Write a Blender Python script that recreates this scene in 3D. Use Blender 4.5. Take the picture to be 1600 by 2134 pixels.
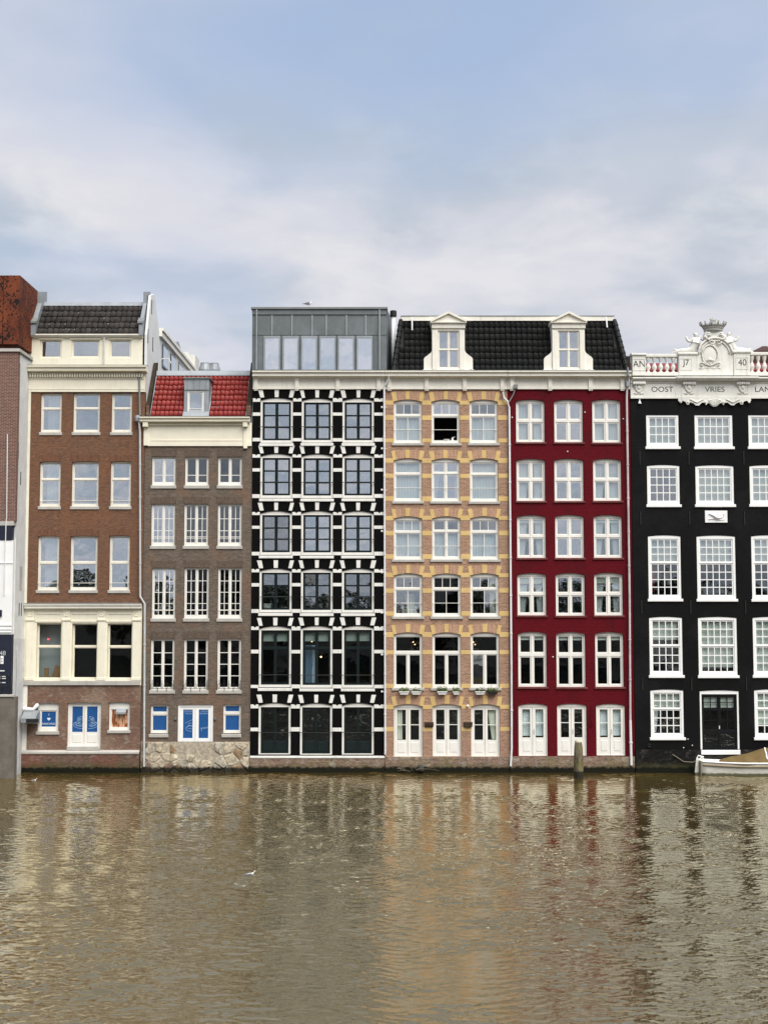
import bpy, bmesh, math, random
import numpy as np
from mathutils import Vector, Matrix

random.seed(7)
for o in list(bpy.data.objects):
    bpy.data.objects.remove(o)
SC = bpy.context.scene
COL = SC.collection
R = math.radians

# ------------------------------------------------------------------ camera
F_PX, DIST, CAM_Z = 2570.0, 58.0, 8.0          # focal length in photo pixels, metres to the house fronts, eye height above the water
PITCH = math.atan(183 / F_PX)
cam_d = bpy.data.cameras.new('camera')
cam_d.sensor_fit = 'VERTICAL'
cam_d.sensor_height = 36.0
cam_d.lens = F_PX / 2134 * 36.0
cam_d.clip_end = 6000
cam = bpy.data.objects.new('camera', cam_d)
COL.objects.link(cam)
cam.location = (0, -DIST, CAM_Z)
cam.rotation_euler = (R(90) + PITCH, 0, 0)
SC.camera = cam

# ------------------------------------------------------------------ light, sky, exposure
SUN_AZ, SUN_EL = R(149), R(54)                   # clockwise from +Y: behind the camera, to the right
sd = Vector((math.sin(SUN_AZ) * math.cos(SUN_EL), math.cos(SUN_AZ) * math.cos(SUN_EL), math.sin(SUN_EL)))
sun_d = bpy.data.lights.new('sun', 'SUN')
sun_d.energy = 1.5
sun_d.angle = R(52)
sun_d.color = (1.0, 0.955, 0.88)
sun = bpy.data.objects.new('sun', sun_d)
COL.objects.link(sun)
sun.rotation_euler = (-sd).to_track_quat('-Z', 'Y').to_euler()
sun.location = (10, -40, 60)

W = bpy.data.worlds.new('World')
SC.world = W
W.use_nodes = True
nt = W.node_tree
nt.nodes.clear()
def wn(t, **kw):
    n = nt.nodes.new(t)
    for k, v in kw.items():
        setattr(n, k, v)
    return n
def wl(a, b):
    nt.links.new(a, b)
def wmath(op, a, b=None, clamp=False):
    n = wn('ShaderNodeMath', operation=op)
    n.use_clamp = clamp
    for i, v in enumerate((a, b)):
        if v is None:
            continue
        if isinstance(v, (int, float)):
            n.inputs[i].default_value = v
        else:
            wl(v, n.inputs[i])
    return n.outputs[0]
def wmix(f, a, b):
    n = wn('ShaderNodeMix', data_type='RGBA')
    if isinstance(f, (int, float)): n.inputs[0].default_value = f
    else: wl(f, n.inputs[0])
    for i, v in ((6, a), (7, b)):
        if isinstance(v, tuple): n.inputs[i].default_value = v
        else: wl(v, n.inputs[i])
    return n.outputs[2]
def wramp(f, lo, hi):
    n = wn('ShaderNodeMapRange', interpolation_type='SMOOTHSTEP')
    wl(f, n.inputs[0]); n.inputs[1].default_value = lo; n.inputs[2].default_value = hi
    return n.outputs[0]
sky = wn('ShaderNodeTexSky', sky_type='NISHITA')
sky.sun_disc = False
sky.sun_elevation = SUN_EL
sky.sun_rotation = SUN_AZ
sky.air_density = 1.0; sky.dust_density = 1.5; sky.ozone_density = 1.5
tc = wn('ShaderNodeTexCoord')
sep = wn('ShaderNodeSeparateXYZ'); wl(tc.outputs['Generated'], sep.inputs[0])
den = wmath('ADD', wmath('MAXIMUM', sep.outputs[2], 0.0), 0.16)
cmb = wn('ShaderNodeCombineXYZ')
wl(wmath('DIVIDE', sep.outputs[0], den), cmb.inputs[0]); wl(wmath('DIVIDE', sep.outputs[1], den), cmb.inputs[1])
def cloud(scale, detail, rough, dist, off, sx=1.0):
    m = wn('ShaderNodeMapping'); wl(cmb.outputs[0], m.inputs[0]); m.inputs[1].default_value = off
    m.inputs[3].default_value = (sx, 1, 1)
    n = wn('ShaderNodeTexNoise'); n.inputs['Scale'].default_value = scale
    n.inputs['Detail'].default_value = detail; n.inputs['Roughness'].default_value = rough; n.inputs['Distortion'].default_value = dist
    wl(m.outputs[0], n.inputs['Vector'])
    return n.outputs[0]
veil = wramp(cloud(0.9, 5, 0.5, 0.3, (3.1, 0.4, 0), 1.0), 0.36, 0.62)
low = wramp(sep.outputs[2], 0.45, 0.20)
veil = wmath('ADD', wmath('MULTIPLY', veil, 0.62), wmath('MULTIPLY', low, 0.72), True)
blue = wmix(0.8, sky.outputs[0], (1.85, 2.30, 3.12, 1))
c_hi = (3.22, 3.22, 3.48, 1); c_lo = (2.22, 2.48, 2.88, 1)
tex = wramp(cloud(1.9, 5, 0.5, 0.25, (0.7, 2.3, 0), 1.2), 0.33, 0.60)
ccol = wmix(tex, c_lo, c_hi)
puff = wramp(cloud(3.4, 7, 0.55, 0.25, (5.2, 1.1, 0), 1.1), 0.46, 0.72)
ccol = wmix(wmath('MULTIPLY', puff, 0.6), ccol, (3.80, 3.76, 3.76, 1))
dark = wramp(cloud(2.5, 6, 0.52, 0.35, (8.3, 4.7, 0), 0.9), 0.50, 0.66)
skycol = wmix(wmath('MULTIPLY', dark, 0.50), wmix(veil, blue, ccol), (2.02, 2.36, 2.80, 1))
bg = wn('ShaderNodeBackground'); bg.inputs[1].default_value = 0.07
wl(skycol, bg.inputs[0])
wo = wn('ShaderNodeOutputWorld'); wl(bg.outputs[0], wo.inputs[0])

SC.view_settings.view_transform = 'Standard'
SC.view_settings.look = 'None'
SC.view_settings.exposure = 1.7
SC.view_settings.gamma = 1.0
SC.view_settings.use_curve_mapping = False
SC.render.engine = 'CYCLES'
SC.cycles.max_bounces = 6
SC.cycles.transparent_max_bounces = 12
SC.cycles.caustics_reflective = False
SC.cycles.caustics_refractive = False

# ------------------------------------------------------------------ pixel of the photograph -> point on the vertical plane y = Y
_c, _s = math.cos(PITCH), math.sin(PITCH)
def Z(py, Y=0.0):
    v = (1067 - py) / F_PX
    return CAM_Z + (Y + DIST) / (_c - v * _s) * (_s + v * _c)
def X(px, py=1250, Y=0.0):
    v = (1067 - py) / F_PX
    return (Y + DIST) / (_c - v * _s) * (px - 800) / F_PX

# ------------------------------------------------------------------ materials
MATS = {}
class NT:
    def __init__(s, name):
        s.m = bpy.data.materials.new(name); s.m.use_nodes = True
        s.t = s.m.node_tree; s.t.nodes.clear()
        s.out = s.n('ShaderNodeOutputMaterial')
        MATS[name] = s.m
    def n(s, t, **kw):
        x = s.t.nodes.new(t)
        for k, v in kw.items(): setattr(x, k, v)
        return x
    def l(s, a, b): s.t.links.new(a, b)
    def put(s, sock, v):
        if isinstance(v, (int, float)): sock.default_value = v
        elif isinstance(v, tuple): sock.default_value = v if len(v) == 4 or sock.type == 'VECTOR' else (*v, 1)
        else: s.l(v, sock)
    def pos(s):
        return s.n('ShaderNodeNewGeometry').outputs['Position']
    def noise(s, vec, scale, detail=4, rough=.55, dist=0, scl=None):
        if scl:
            mp = s.n('ShaderNodeMapping'); s.l(vec, mp.inputs[0]); mp.inputs[3].default_value = scl; vec = mp.outputs[0]
        x = s.n('ShaderNodeTexNoise'); s.l(vec, x.inputs['Vector'])
        x.inputs['Scale'].default_value = scale; x.inputs['Detail'].default_value = detail
        x.inputs['Roughness'].default_value = rough; x.inputs['Distortion'].default_value = dist
        return x.outputs[0]
    def ramp(s, f, lo, hi, a=0, b=1):
        x = s.n('ShaderNodeMapRange', interpolation_type='SMOOTHSTEP'); s.put(x.inputs[0], f)
        for i, v in enumerate((lo, hi, a, b)): x.inputs[i + 1].default_value = v
        return x.outputs[0]
    def mix(s, f, a, b, mode='MIX'):
        x = s.n('ShaderNodeMix', data_type='RGBA', blend_type=mode)
        s.put(x.inputs[0], f); s.put(x.inputs[6], a); s.put(x.inputs[7], b)
        return x.outputs[2]
    def math(s, op, a, b=0.0, clamp=False):
        x = s.n('ShaderNodeMath', operation=op); x.use_clamp = clamp
        s.put(x.inputs[0], a); s.put(x.inputs[1], b)
        return x.outputs[0]
    def bump(s, h, strength, dist):
        x = s.n('ShaderNodeBump'); s.l(h, x.inputs['Height'])
        x.inputs['Strength'].default_value = strength; x.inputs['Distance'].default_value = dist
        return x.outputs[0]
    def bsdf(s, col, rough=.6, metal=0.0, spec=.4, normal=None, **kw):
        p = s.n('ShaderNodeBsdfPrincipled')
        s.put(p.inputs['Base Color'], col); s.put(p.inputs['Roughness'], rough); s.put(p.inputs['Metallic'], metal)
        s.put(p.inputs['Specular IOR Level'], spec)
        if normal is not None: s.l(normal, p.inputs['Normal'])
        for k, v in kw.items(): s.put(p.inputs[k], v)
        s.l(p.outputs[0], s.out.inputs[0])
        return p

def mul(c, k): return tuple(min(1, x * k) for x in c)

def paint(name, col, rough=.5, var=.10, dirt=(.25, .22, .17), damt=.30, bump=.15, spec=.35, metal=0.0, streak=True):
    """painted or plain surface: faint mottling, rain streaks and grime blotches"""
    s = NT(name); p = s.pos()
    a = s.noise(p, 1.7, 5, .6)
    c = s.mix(s.ramp(a, .3, .7), mul(col, 1 - var), mul(col, 1 + var * .6))
    f = s.noise(p, 22, 3, .6)
    c = s.mix(s.ramp(f, .35, .7, 0, var * 1.6), c, mul(col, .72))
    if streak:
        k = s.noise(p, 5, 5, .65, 0, (1.6, 1.6, .12))
        b = s.noise(p, .8, 3)
        k = s.math('MULTIPLY', s.ramp(k, .52, .78, 0, damt), s.ramp(b, .35, .65, .25, 1))
        c = s.mix(k, c, dirt)
    s.bsdf(c, rough, metal, spec, s.bump(f, bump, .01))
    return s.m

def brick(name, c1, c2, mortar, patch=None, pamt=.6, bw=.215, rh=.065, ms=.008, vertical=False, rough=.85, algae=None, var=.25, pscale=.55, bstr=.55, lime=0.0, spec=.06):
    s = NT(name); p = s.pos()
    sp = s.n('ShaderNodeSeparateXYZ'); s.l(p, sp.inputs[0])
    u = s.math('ADD', sp.outputs[0], sp.outputs[1])
    cb = s.n('ShaderNodeCombineXYZ')
    s.l(sp.outputs[2] if vertical else u, cb.inputs[0]); s.l(u if vertical else sp.outputs[2], cb.inputs[1])
    t = s.n('ShaderNodeTexBrick'); s.l(cb.outputs[0], t.inputs['Vector'])
    s.put(t.inputs['Color1'], c1); s.put(t.inputs['Color2'], c2); s.put(t.inputs['Mortar'], mortar)
    t.inputs['Scale'].default_value = 1; t.inputs['Mortar Size'].default_value = ms
    t.inputs['Brick Width'].default_value = bw; t.inputs['Row Height'].default_value = rh; t.inputs['Bias'].default_value = -.1
    t.inputs['Mortar Smooth'].default_value = .3
    c = t.outputs[0]
    if patch:
        a = s.noise(p, pscale, 5, .6, .5, (1, 1, .8))
        c = s.mix(s.ramp(a, .47, .63, 0, pamt), c, patch)
    g = s.noise(p, 9, 4, .7, 0, (.6, .6, 2.2))
    c = s.mix(s.ramp(g, .3, .75, 0, 1), s.mix(var, c, (0, 0, 0)), s.mix(1.0, c, (1 + var * .55, 1 + var * .5, 1 + var * .45), 'MULTIPLY'))
    k = s.noise(p, 3.2, 5, .65, 0, (1.5, 1.5, .14))
    c = s.mix(s.ramp(k, .55, .8, 0, .35), c, mul(c1, .35))
    if lime:
        e = s.noise(p, 2.3, 6, .7, .4, (1, 1, 1.8))
        c = s.mix(s.ramp(e, .53, .66, 0, lime), c, (.42, .39, .33))
    if algae:
        zt, amt = algae                                     # green and black growth above the water line
        e = s.noise(p, 1.6, 6, .7)
        h = s.math('ADD', sp.outputs[2], s.math('MULTIPLY', s.math('SUBTRACT', e, .5), .7))
        c = s.mix(s.ramp(h, zt + .25, zt - .15, 0, amt), c, (.075, .07, .028))
        e2 = s.noise(p, 5, 4, .7)
        h2 = s.math('ADD', sp.outputs[2], s.math('MULTIPLY', s.math('SUBTRACT', e2, .5), .34))
        c = s.mix(s.ramp(h2, .31, .19, 0, .97), c, (.010, .011, .008))
    hgt = s.math('ADD', s.math('MULTIPLY', t.outputs['Fac'], -1.0), s.math('MULTIPLY', g, .6))
    s.bsdf(c, rough, 0, spec, s.bump(hgt, bstr, .012))
    return s.m

cream = paint('cream paint', (.83, .785, .635), .45, .05, damt=.22)
cream2 = paint('pale cream paint', (.81, .78, .69), .45, .06, (.27, .25, .20), .42)
white = paint('white window paint', (.82, .80, .74), .42, .05, damt=.25, bump=.08)
white2 = paint('bright white paint', (.86, .86, .84), .4, .03, damt=.06, bump=.05)
stucco = paint('white stucco', (.70, .71, .70), .8, .09, (.33, .32, .28), .45, .5)
stucco_old = paint('peeling white stucco', (.66, .67, .67), .85, .16, (.27, .25, .21), .75, .7)
stone = paint('grey sill stone', (.46, .44, .40), .8, .10, (.2, .19, .16), .5, .5)
sand = paint('sandstone parapet', (.74, .73, .675), .75, .08, (.22, .21, .18), .6, .5)
blackwall = brick('black painted brick', (.0050, .0046, .0048), (.0062, .0058, .006), (.004, .004, .004), var=.3, bstr=.4, rough=.8)
blackwall2 = brick('black tarred brick', (.0042, .0044, .0050), (.0055, .0056, .0062), (.0035, .0035, .0038), (.0095, .0098, .0112), .8, var=.35, pscale=.38, bstr=.5, rough=.7, spec=.10, algae=(.55, .5))
redwall = brick('dark red painted brick', (.118, .0070, .0125), (.132, .0080, .0142), (.095, .006, .010), (.086, .0085, .012), .8, pscale=.8, var=.26, bstr=.5, rough=.7)
brownbrick = brick('red brown brick', (.220, .108, .066), (.150, .080, .055), (.20, .14, .098), (.235, .112, .060), .5, var=.36)
brownlow = brick('weathered red brown brick', (.235, .125, .085), (.165, .100, .075), (.22, .17, .13), (.30, .22, .165), .75, var=.3, lime=.45)
greybrick = brick('grey brown brick', (.190, .148, .115), (.128, .106, .088), (.185, .155, .125), (.235, .140, .095), .5, var=.32, pscale=.7)
pinkbrick = brick('pink brown brick', (.43, .235, .150), (.28, .145, .095), (.50, .39, .29), (.38, .24, .175), .5, var=.3, ms=.011)
pinkarch = brick('pink brown brick on edge', (.50, .26, .16), (.36, .175, .11), (.56, .45, .33), vertical=True, var=.15, ms=.011)
brownarch = brick('brown brick on edge', (.20, .088, .052), (.13, .062, .042), (.19, .13, .09), vertical=True, var=.25)
greyarch = brick('grey brick on edge', (.15, .108, .082), (.10, .078, .064), (.165, .13, .10), vertical=True, var=.25)
cornerbrick = brick('corner house brick', (.20, .085, .065), (.12, .05, .042), (.34, .27, .22), None, var=.25, ms=.012)
baseb = brick('mossy foundation brick', (.30, .18, .13), (.20, .125, .095), (.36, .31, .25), (.26, .21, .12), .6, var=.5, algae=(.30, .55), lime=.7, pscale=1.1, ms=.011)
basebrown = brick('brown foundation brick', (.19, .115, .085), (.13, .085, .065), (.2, .16, .12), (.24, .10, .075), .7, var=.45, algae=(.35, .7), lime=.25)
navy = paint('navy painted wall', (.010, .014, .032), .5, .2, damt=.05)
quaymat = paint('stained quay concrete', (.17, .15, .125), .9, .25, (.035, .033, .028), .85, .8)
yellowst = paint('yellow stone', (.66, .46, .19), .75, .12, (.30, .2, .09), .4, .4)
whitest = paint('white painted stone', (.79, .78, .73), .6, .08, (.25, .23, .19), .45, .4)
zinc = paint('zinc sheet', (.30, .325, .345), .5, .14, (.13, .14, .15), .45, .2, metal=.25)
zincd = paint('dark zinc cladding', (.155, .175, .18), .5, .16, (.07, .075, .08), .5, .2, metal=.3)
lead = paint('lead flashing', (.20, .215, .21), .6, .15, damt=.3)
pipegrey = paint('grey drainpipe paint', (.52, .54, .54), .5, .10, damt=.35)
pipewhite = paint('white drainpipe paint', (.76, .76, .77), .5, .08, (.25, .08, .08), .55)
pipepeel = paint('peeling pink drainpipe paint', (.62, .54, .55), .6, .2, (.16, .02, .03), .95)
darkgreen = paint('dark green joinery', (.006, .012, .013), .4, .1, damt=.02, bump=.03, streak=False, spec=.2)
blackj = paint('black joinery', (.005, .006, .008), .35, .1, damt=.02, bump=.03, streak=False, spec=.2)
iron = paint('black iron', (.012, .012, .013), .55, .2, streak=False)
inner = paint('unlit room shade colour', (.022, .020, .018), .9, .1, streak=False)  # near-black colour stands in for the shade of unlit rooms
innerlight = paint('pale interior plaster', (.42, .44, .43), .9, .05, streak=False)
curt = paint('net curtain cloth', (.80, .82, .82), .9, .03, streak=False)
curty = paint('cream curtain cloth', (.74, .70, .58), .9, .04, streak=False)
blindm = paint('pale roller blind', (.82, .84, .74), .85, .03, streak=False)
printblue = paint('blue window print', (.012, .085, .27), .25, .05, streak=False, spec=.5)
printline = paint('pale blue print line', (.30, .45, .66), .4, .02, streak=False)
printwhite = paint('white print', (.75, .80, .86), .4, .02, streak=False)
wood = paint('brown wood', (.23, .12, .055), .6, .2, streak=False)
canvas = paint('olive brown canvas', (.15, .100, .036), .85, .18, (.09, .062, .028), .6, .6)
rope = paint('weathered rope', (.30, .25, .17), .9, .2)
plaster_b = paint('rear white render', (.66, .65, .60), .7, .06, damt=.25)
darkbrickp = brick('mossy dark brick', (.060, .046, .034), (.042, .034, .027), (.06, .05, .04), (.05, .055, .025), .5, var=.4)
ring = paint('dark lettering paint', (.02, .02, .02), .6, .1, streak=False)

def tile_mat(name, c1, c2, c3, rough=.5, spec=.4):
    s = NT(name); oi = s.n('ShaderNodeObjectInfo'); p = s.pos()
    a = s.noise(p, 7, 5, .65)
    c = s.mix(oi.outputs['Random'], c1, c2)
    c = s.mix(s.ramp(a, .45, .75, 0, .75), c, c3)
    s.bsdf(c, rough, 0, spec, s.bump(a, .25, .01))
    return s.m
t_brown = tile_mat('charcoal pantile', (.014, .013, .0125), (.050, .042, .038), (.065, .055, .045), .7, .2)
t_red = tile_mat('glazed red pantile', (.20, .012, .009), (.27, .024, .017), (.13, .018, .013), .45, .25)
t_black = tile_mat('black pantile', (.008, .009, .0095), (.014, .0145, .015), (.024, .025, .019), 0.55, .14)

def glass(name, refl, tint=(.90, .94, .94), wob=.006):
    s = NT(name); p = s.pos()
    h = s.noise(p, 1.1, 2, .4)
    b = s.n('ShaderNodeBump'); s.l(h, b.inputs['Height']); b.inputs['Strength'].default_value = 1.0; b.inputs['Distance'].default_value = wob
    g = s.n('ShaderNodeBsdfGlossy'); g.inputs['Roughness'].default_value = .0; g.inputs['Color'].default_value = (.93, .96, 1, 1)
    s.l(b.outputs[0], g.inputs['Normal'])
    t = s.n('ShaderNodeBsdfTransparent'); t.inputs[0].default_value = (*tint, 1)
    m = s.n('ShaderNodeMixShader'); m.inputs[0].default_value = refl
    s.l(t.outputs[0], m.inputs[1]); s.l(g.outputs[0], m.inputs[2]); s.l(m.outputs[0], s.out.inputs[0])
    return s.m
g_refl = glass('coated window glass', .44)
g_mid = glass('window glass', .24)
g_clear = glass('clear window glass', .018)
g_low = glass('thin window glass', .11)
g_sky = glass('skylight glass', .80, wob=.012)

def emit(name, col, st):
    s = NT(name); e = s.n('ShaderNodeEmission'); e.inputs[0].default_value = (*col, 1); e.inputs[1].default_value = st
    s.l(e.outputs[0], s.out.inputs[0]); return s.m
bulbm = emit('warm lit bulb', (1, .66, .30), 2.0)
redbulb = emit('red lit lamp', (1, .08, .09), .8)

# ------------------------------------------------------------------ mesh helpers
WLOC = {}
def wloc(o):
    return WLOC.get(o.name, Vector((0, 0, 0))) if o else Vector((0, 0, 0))
def setp(o, label=None, category=None, group=None, kind=None):
    if label: o['label'] = label
    if category: o['category'] = category
    if group: o['group'] = group
    if kind: o['kind'] = kind
    return o
def root(name, loc, label, category, group=None):
    o = bpy.data.objects.new(name, None); COL.objects.link(o)
    o.empty_display_size = .3
    o.location = loc; WLOC[o.name] = Vector(loc)
    return setp(o, label, category, group)

class MB:
    def __init__(s): s.v = []; s.f = []
    def add(s, vs, fs):
        n = len(s.v); s.v += [tuple(v) for v in vs]; s.f += [tuple(i + n for i in f) for f in fs]; return s
    def box(s, x0, x1, y0, y1, z0, z1):
        return s.add([(x0, y0, z0), (x1, y0, z0), (x1, y1, z0), (x0, y1, z0), (x0, y0, z1), (x1, y0, z1), (x1, y1, z1), (x0, y1, z1)],
                     [(0, 3, 2, 1), (4, 5, 6, 7), (0, 1, 5, 4), (1, 2, 6, 5), (2, 3, 7, 6), (3, 0, 4, 7)])
    def cham(s, x0, x1, y0, y1, z0, z1, b=.015):
        """box whose front (-y) face is chamfered"""
        return s.add([(x0 + b, y0, z0 + b), (x1 - b, y0, z0 + b), (x1 - b, y0, z1 - b), (x0 + b, y0, z1 - b),
                      (x0, y0 + b, z0), (x1, y0 + b, z0), (x1, y0 + b, z1), (x0, y0 + b, z1),
                      (x0, y1, z0), (x1, y1, z0), (x1, y1, z1), (x0, y1, z1)],
                     [(0, 1, 2, 3), (4, 5, 1, 0), (5, 6, 2, 1), (6, 7, 3, 2), (7, 4, 0, 3), (8, 9, 5, 4), (9, 10, 6, 5), (10, 11, 7, 6), (11, 8, 4, 7), (11, 10, 9, 8)])
    def prism(s, pts, y0, y1):
        """polygon in x,z (counter-clockwise seen from -y) extruded from y0 (front) to y1"""
        n = len(pts)
        a = sum(pts[i][0] * pts[(i + 1) % n][1] - pts[(i + 1) % n][0] * pts[i][1] for i in range(n))
        if a < 0: pts = pts[::-1]
        vs = [(x, y0, z) for x, z in pts] + [(x, y1, z) for x, z in pts]
        fs = [tuple(range(n)), tuple(range(2 * n - 1, n - 1, -1))]
        fs += [(i, i + n, (i + 1) % n + n, (i + 1) % n) for i in range(n)]
        return s.add(vs, fs)
    def profile(s, x0, x1, pts):
        """closed profile in y,z extruded along x (mouldings)"""
        n = len(pts)
        a = sum(pts[i][0] * pts[(i + 1) % n][1] - pts[(i + 1) % n][0] * pts[i][1] for i in range(n))
        if a < 0: pts = pts[::-1]
        vs = [(x0, y, z) for y, z in pts] + [(x1, y, z) for y, z in pts]
        fs = [tuple(range(n - 1, -1, -1)), tuple(range(n, 2 * n))]
        fs += [(i, (i + 1) % n, (i + 1) % n + n, i + n) for i in range(n)]
        return s.add(vs, fs)
    def tube(s, path, r, n=8, caps=True):
        path = [Vector(p) for p in path]; rs = r if isinstance(r, (list, tuple)) else [r] * len(path)
        rings = []
        for i, p in enumerate(path):
            d = (path[min(i + 1, len(path) - 1)] - path[max(i - 1, 0)]).normalized()
            up = Vector((0, 0, 1)) if abs(d.z) < .95 else Vector((0, 1, 0))
            a = d.cross(up).normalized(); b = a.cross(d).normalized()
            rings.append([p + (a * math.cos(t) + b * math.sin(t)) * rs[i] for t in (2 * math.pi * k / n for k in range(n))])
        vs = [v for rg in rings for v in rg]
        fs = [(i * n + k, i * n + (k + 1) % n, (i + 1) * n + (k + 1) % n, (i + 1) * n + k) for i in range(len(path) - 1) for k in range(n)]
        if caps: fs += [tuple(range(n - 1, -1, -1)), tuple(range((len(path) - 1) * n, len(path) * n))]
        return s.add(vs, fs)
    def lathe(s, c, prof, n=12, sx=1.0, sy=1.0):
        """profile (r, z) turned about the vertical through c"""
        vs = []; fs = []
        for r, z in prof:
            vs += [(c[0] + r * sx * math.cos(2 * math.pi * k / n), c[1] + r * sy * math.sin(2 * math.pi * k / n), c[2] + z) for k in range(n)]
        for i in range(len(prof) - 1):
            fs += [(i * n + k, i * n + (k + 1) % n, (i + 1) * n + (k + 1) % n, (i + 1) * n + k) for k in range(n)]
        fs += [tuple(range(n - 1, -1, -1)), tuple(range((len(prof) - 1) * n, len(prof) * n))]
        return s.add(vs, fs)
    def ball(s, c, rx, ry=None, rz=None, n=8, m=5):
        ry = rx if ry is None else ry; rz = rx if rz is None else rz
        prof = [(max(.02, math.sin(math.pi * i / m)), -math.cos(math.pi * i / m)) for i in range(m + 1)]
        vs = []; fs = []
        for r, z in prof:
            vs += [(c[0] + r * rx * math.cos(2 * math.pi * k / n), c[1] + r * ry * math.sin(2 * math.pi * k / n), c[2] + z * rz) for k in range(n)]
        for i in range(m):
            fs += [(i * n + k, i * n + (k + 1) % n, (i + 1) * n + (k + 1) % n, (i + 1) * n + k) for k in range(n)]
        fs += [tuple(range(n - 1, -1, -1)), tuple(range(m * n, (m + 1) * n))]
        return s.add(vs, fs)
    def plate(s, x0, x1, z0, z1, holes, y0, y1, edges=True, arch=0.0, hole_depth=None):
        """upright slab, front at y0, with rectangular or segment-arched holes (x0,x1,z0,z1,rise)"""
        xs = sorted({x0, x1, *[h[0] for h in holes], *[h[1] for h in holes]})
        zs = sorted({z0, z1, *[h[2] for h in holes], *[h[3] for h in holes]})
        xs = [x for x in xs if x0 - 1e-6 <= x <= x1 + 1e-6]; zs = [z for z in zs if z0 - 1e-6 <= z <= z1 + 1e-6]
        idx = {}; vs = []; fs = []
        def vid(i, j):
            if (i, j) not in idx:
                idx[(i, j)] = len(vs); vs.append((xs[i], y0, zs[j]))
            return idx[(i, j)]
        for i in range(len(xs) - 1):
            for j in range(len(zs) - 1):
                cx, cz = (xs[i] + xs[i + 1]) / 2, (zs[j] + zs[j + 1]) / 2
                if any(h[0] < cx < h[1] and h[2] < cz < h[3] for h in holes): continue
                fs.append((vid(i, j), vid(i + 1, j), vid(i + 1, j + 1), vid(i, j + 1)))
        s.add(vs, fs)
        yd = hole_depth if hole_depth is not None else y1
        for h in holes:
            a, b, c, d = h[:4]; rise = h[4] if len(h) > 4 else 0
            top = arch_pts(a, b, d, rise)
            for (p, q) in zip(top[:-1], top[1:]):
                s.add([(p[0], y0, p[1]), (q[0], y0, q[1]), (q[0], yd, q[1]), (p[0], yd, p[1])], [(0, 1, 2, 3)])
                if rise:
                    s.add([(p[0], y0, p[1]), (q[0], y0, q[1]), (q[0], y0, d), (p[0], y0, d)], [(0, 1, 2, 3)])
            s.add([(a, y0, c), (a, y0, d - rise), (a, yd, d - rise), (a, yd, c)], [(0, 1, 2, 3)])
            s.add([(b, y0, c), (b, yd, c), (b, yd, d - rise), (b, y0, d - rise)], [(0, 1, 2, 3)])
            s.add([(a, y0, c), (a, yd, c), (b, yd, c), (b, y0, c)], [(0, 1, 2, 3)])
        if edges:
            s.add([(x0, y0, z0), (x0, y1, z0), (x0, y1, z1), (x0, y0, z1)], [(3, 2, 1, 0)])
            s.add([(x1, y0, z0), (x1, y1, z0), (x1, y1, z1), (x1, y0, z1)], [(0, 1, 2, 3)])
            s.add([(x0, y0, z0), (x1, y0, z0), (x1, y1, z0), (x0, y1, z0)], [(3, 2, 1, 0)])
            s.add([(x0, y0, z1), (x1, y0, z1), (x1, y1, z1), (x0, y1, z1)], [(0, 1, 2, 3)])
        return s
    def build(s, name, mat, parent=None, smooth=False, **kw):
        v = np.array(s.v, dtype=float)
        o3 = Vector(((v[:, 0].min() + v[:, 0].max()) / 2, (v[:, 1].min() + v[:, 1].max()) / 2, v[:, 2].min()))
        me = bpy.data.meshes.new(name)
        me.from_pydata([(a - o3.x, b - o3.y, c - o3.z) for a, b, c in s.v], [], s.f)
        if smooth:
            me.polygons.foreach_set('use_smooth', [True] * len(me.polygons))
        me.materials.append(mat)
        o = bpy.data.objects.new(name, me); COL.objects.link(o)
        o.location = o3 - wloc(parent); o.parent = parent
        WLOC[o.name] = o3
        return setp(o, **kw)

def arch_pts(a, b, top, rise, n=8):
    if rise <= 1e-6: return [(a, top), (b, top)]
    w = (b - a) / 2; r = (w * w + rise * rise) / (2 * rise); cz = top - r; cx = (a + b) / 2
    t = math.asin(w / r)
    return [(cx + r * math.sin(-t + 2 * t * k / n), cz + r * math.cos(-t + 2 * t * k / n)) for k in range(n + 1)]

def box(name, parent, mat, x0, x1, y0, y1, z0, z1, cham=False, **kw):
    m = MB(); (m.cham if cham else m.box)(x0, x1, y0, y1, z0, z1)
    return m.build(name, mat, parent, **kw)

_shared = {}
def shared_box(name, mat):
    k = (name, mat.name)
    if k not in _shared:
        me = bpy.data.meshes.new(name); m = MB().box(-.5, .5, -.5, .5, -.5, .5)
        me.from_pydata(m.v, [], m.f); me.materials.append(mat); _shared[k] = me
    return _shared[k]
def unit(name, mat, parent, x0, x1, y0, y1, z0, z1, jitter=0.0):
    o = bpy.data.objects.new(name, shared_box(name, mat)); COL.objects.link(o)
    c = Vector(((x0 + x1) / 2, (y0 + y1) / 2, (z0 + z1) / 2))
    o.location = c - wloc(parent); o.parent = parent; o.scale = (x1 - x0, y1 - y0, z1 - z0)
    if jitter: o.rotation_euler = (random.gauss(0, jitter), 0, random.gauss(0, jitter))
    return o

# ------------------------------------------------------------------ windows and doors
JIT = random.Random(77)                          # old houses: no two openings quite alike
def opening(px0, px1, pref, ytop, ybot, Y, rise=0.0):
    j = lambda: JIT.gauss(0, .28)
    return (X(px0 + j(), pref, Y), X(px1 + j(), pref, Y), Z(ybot + j(), Y), Z(ytop + j(), Y), rise)

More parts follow.
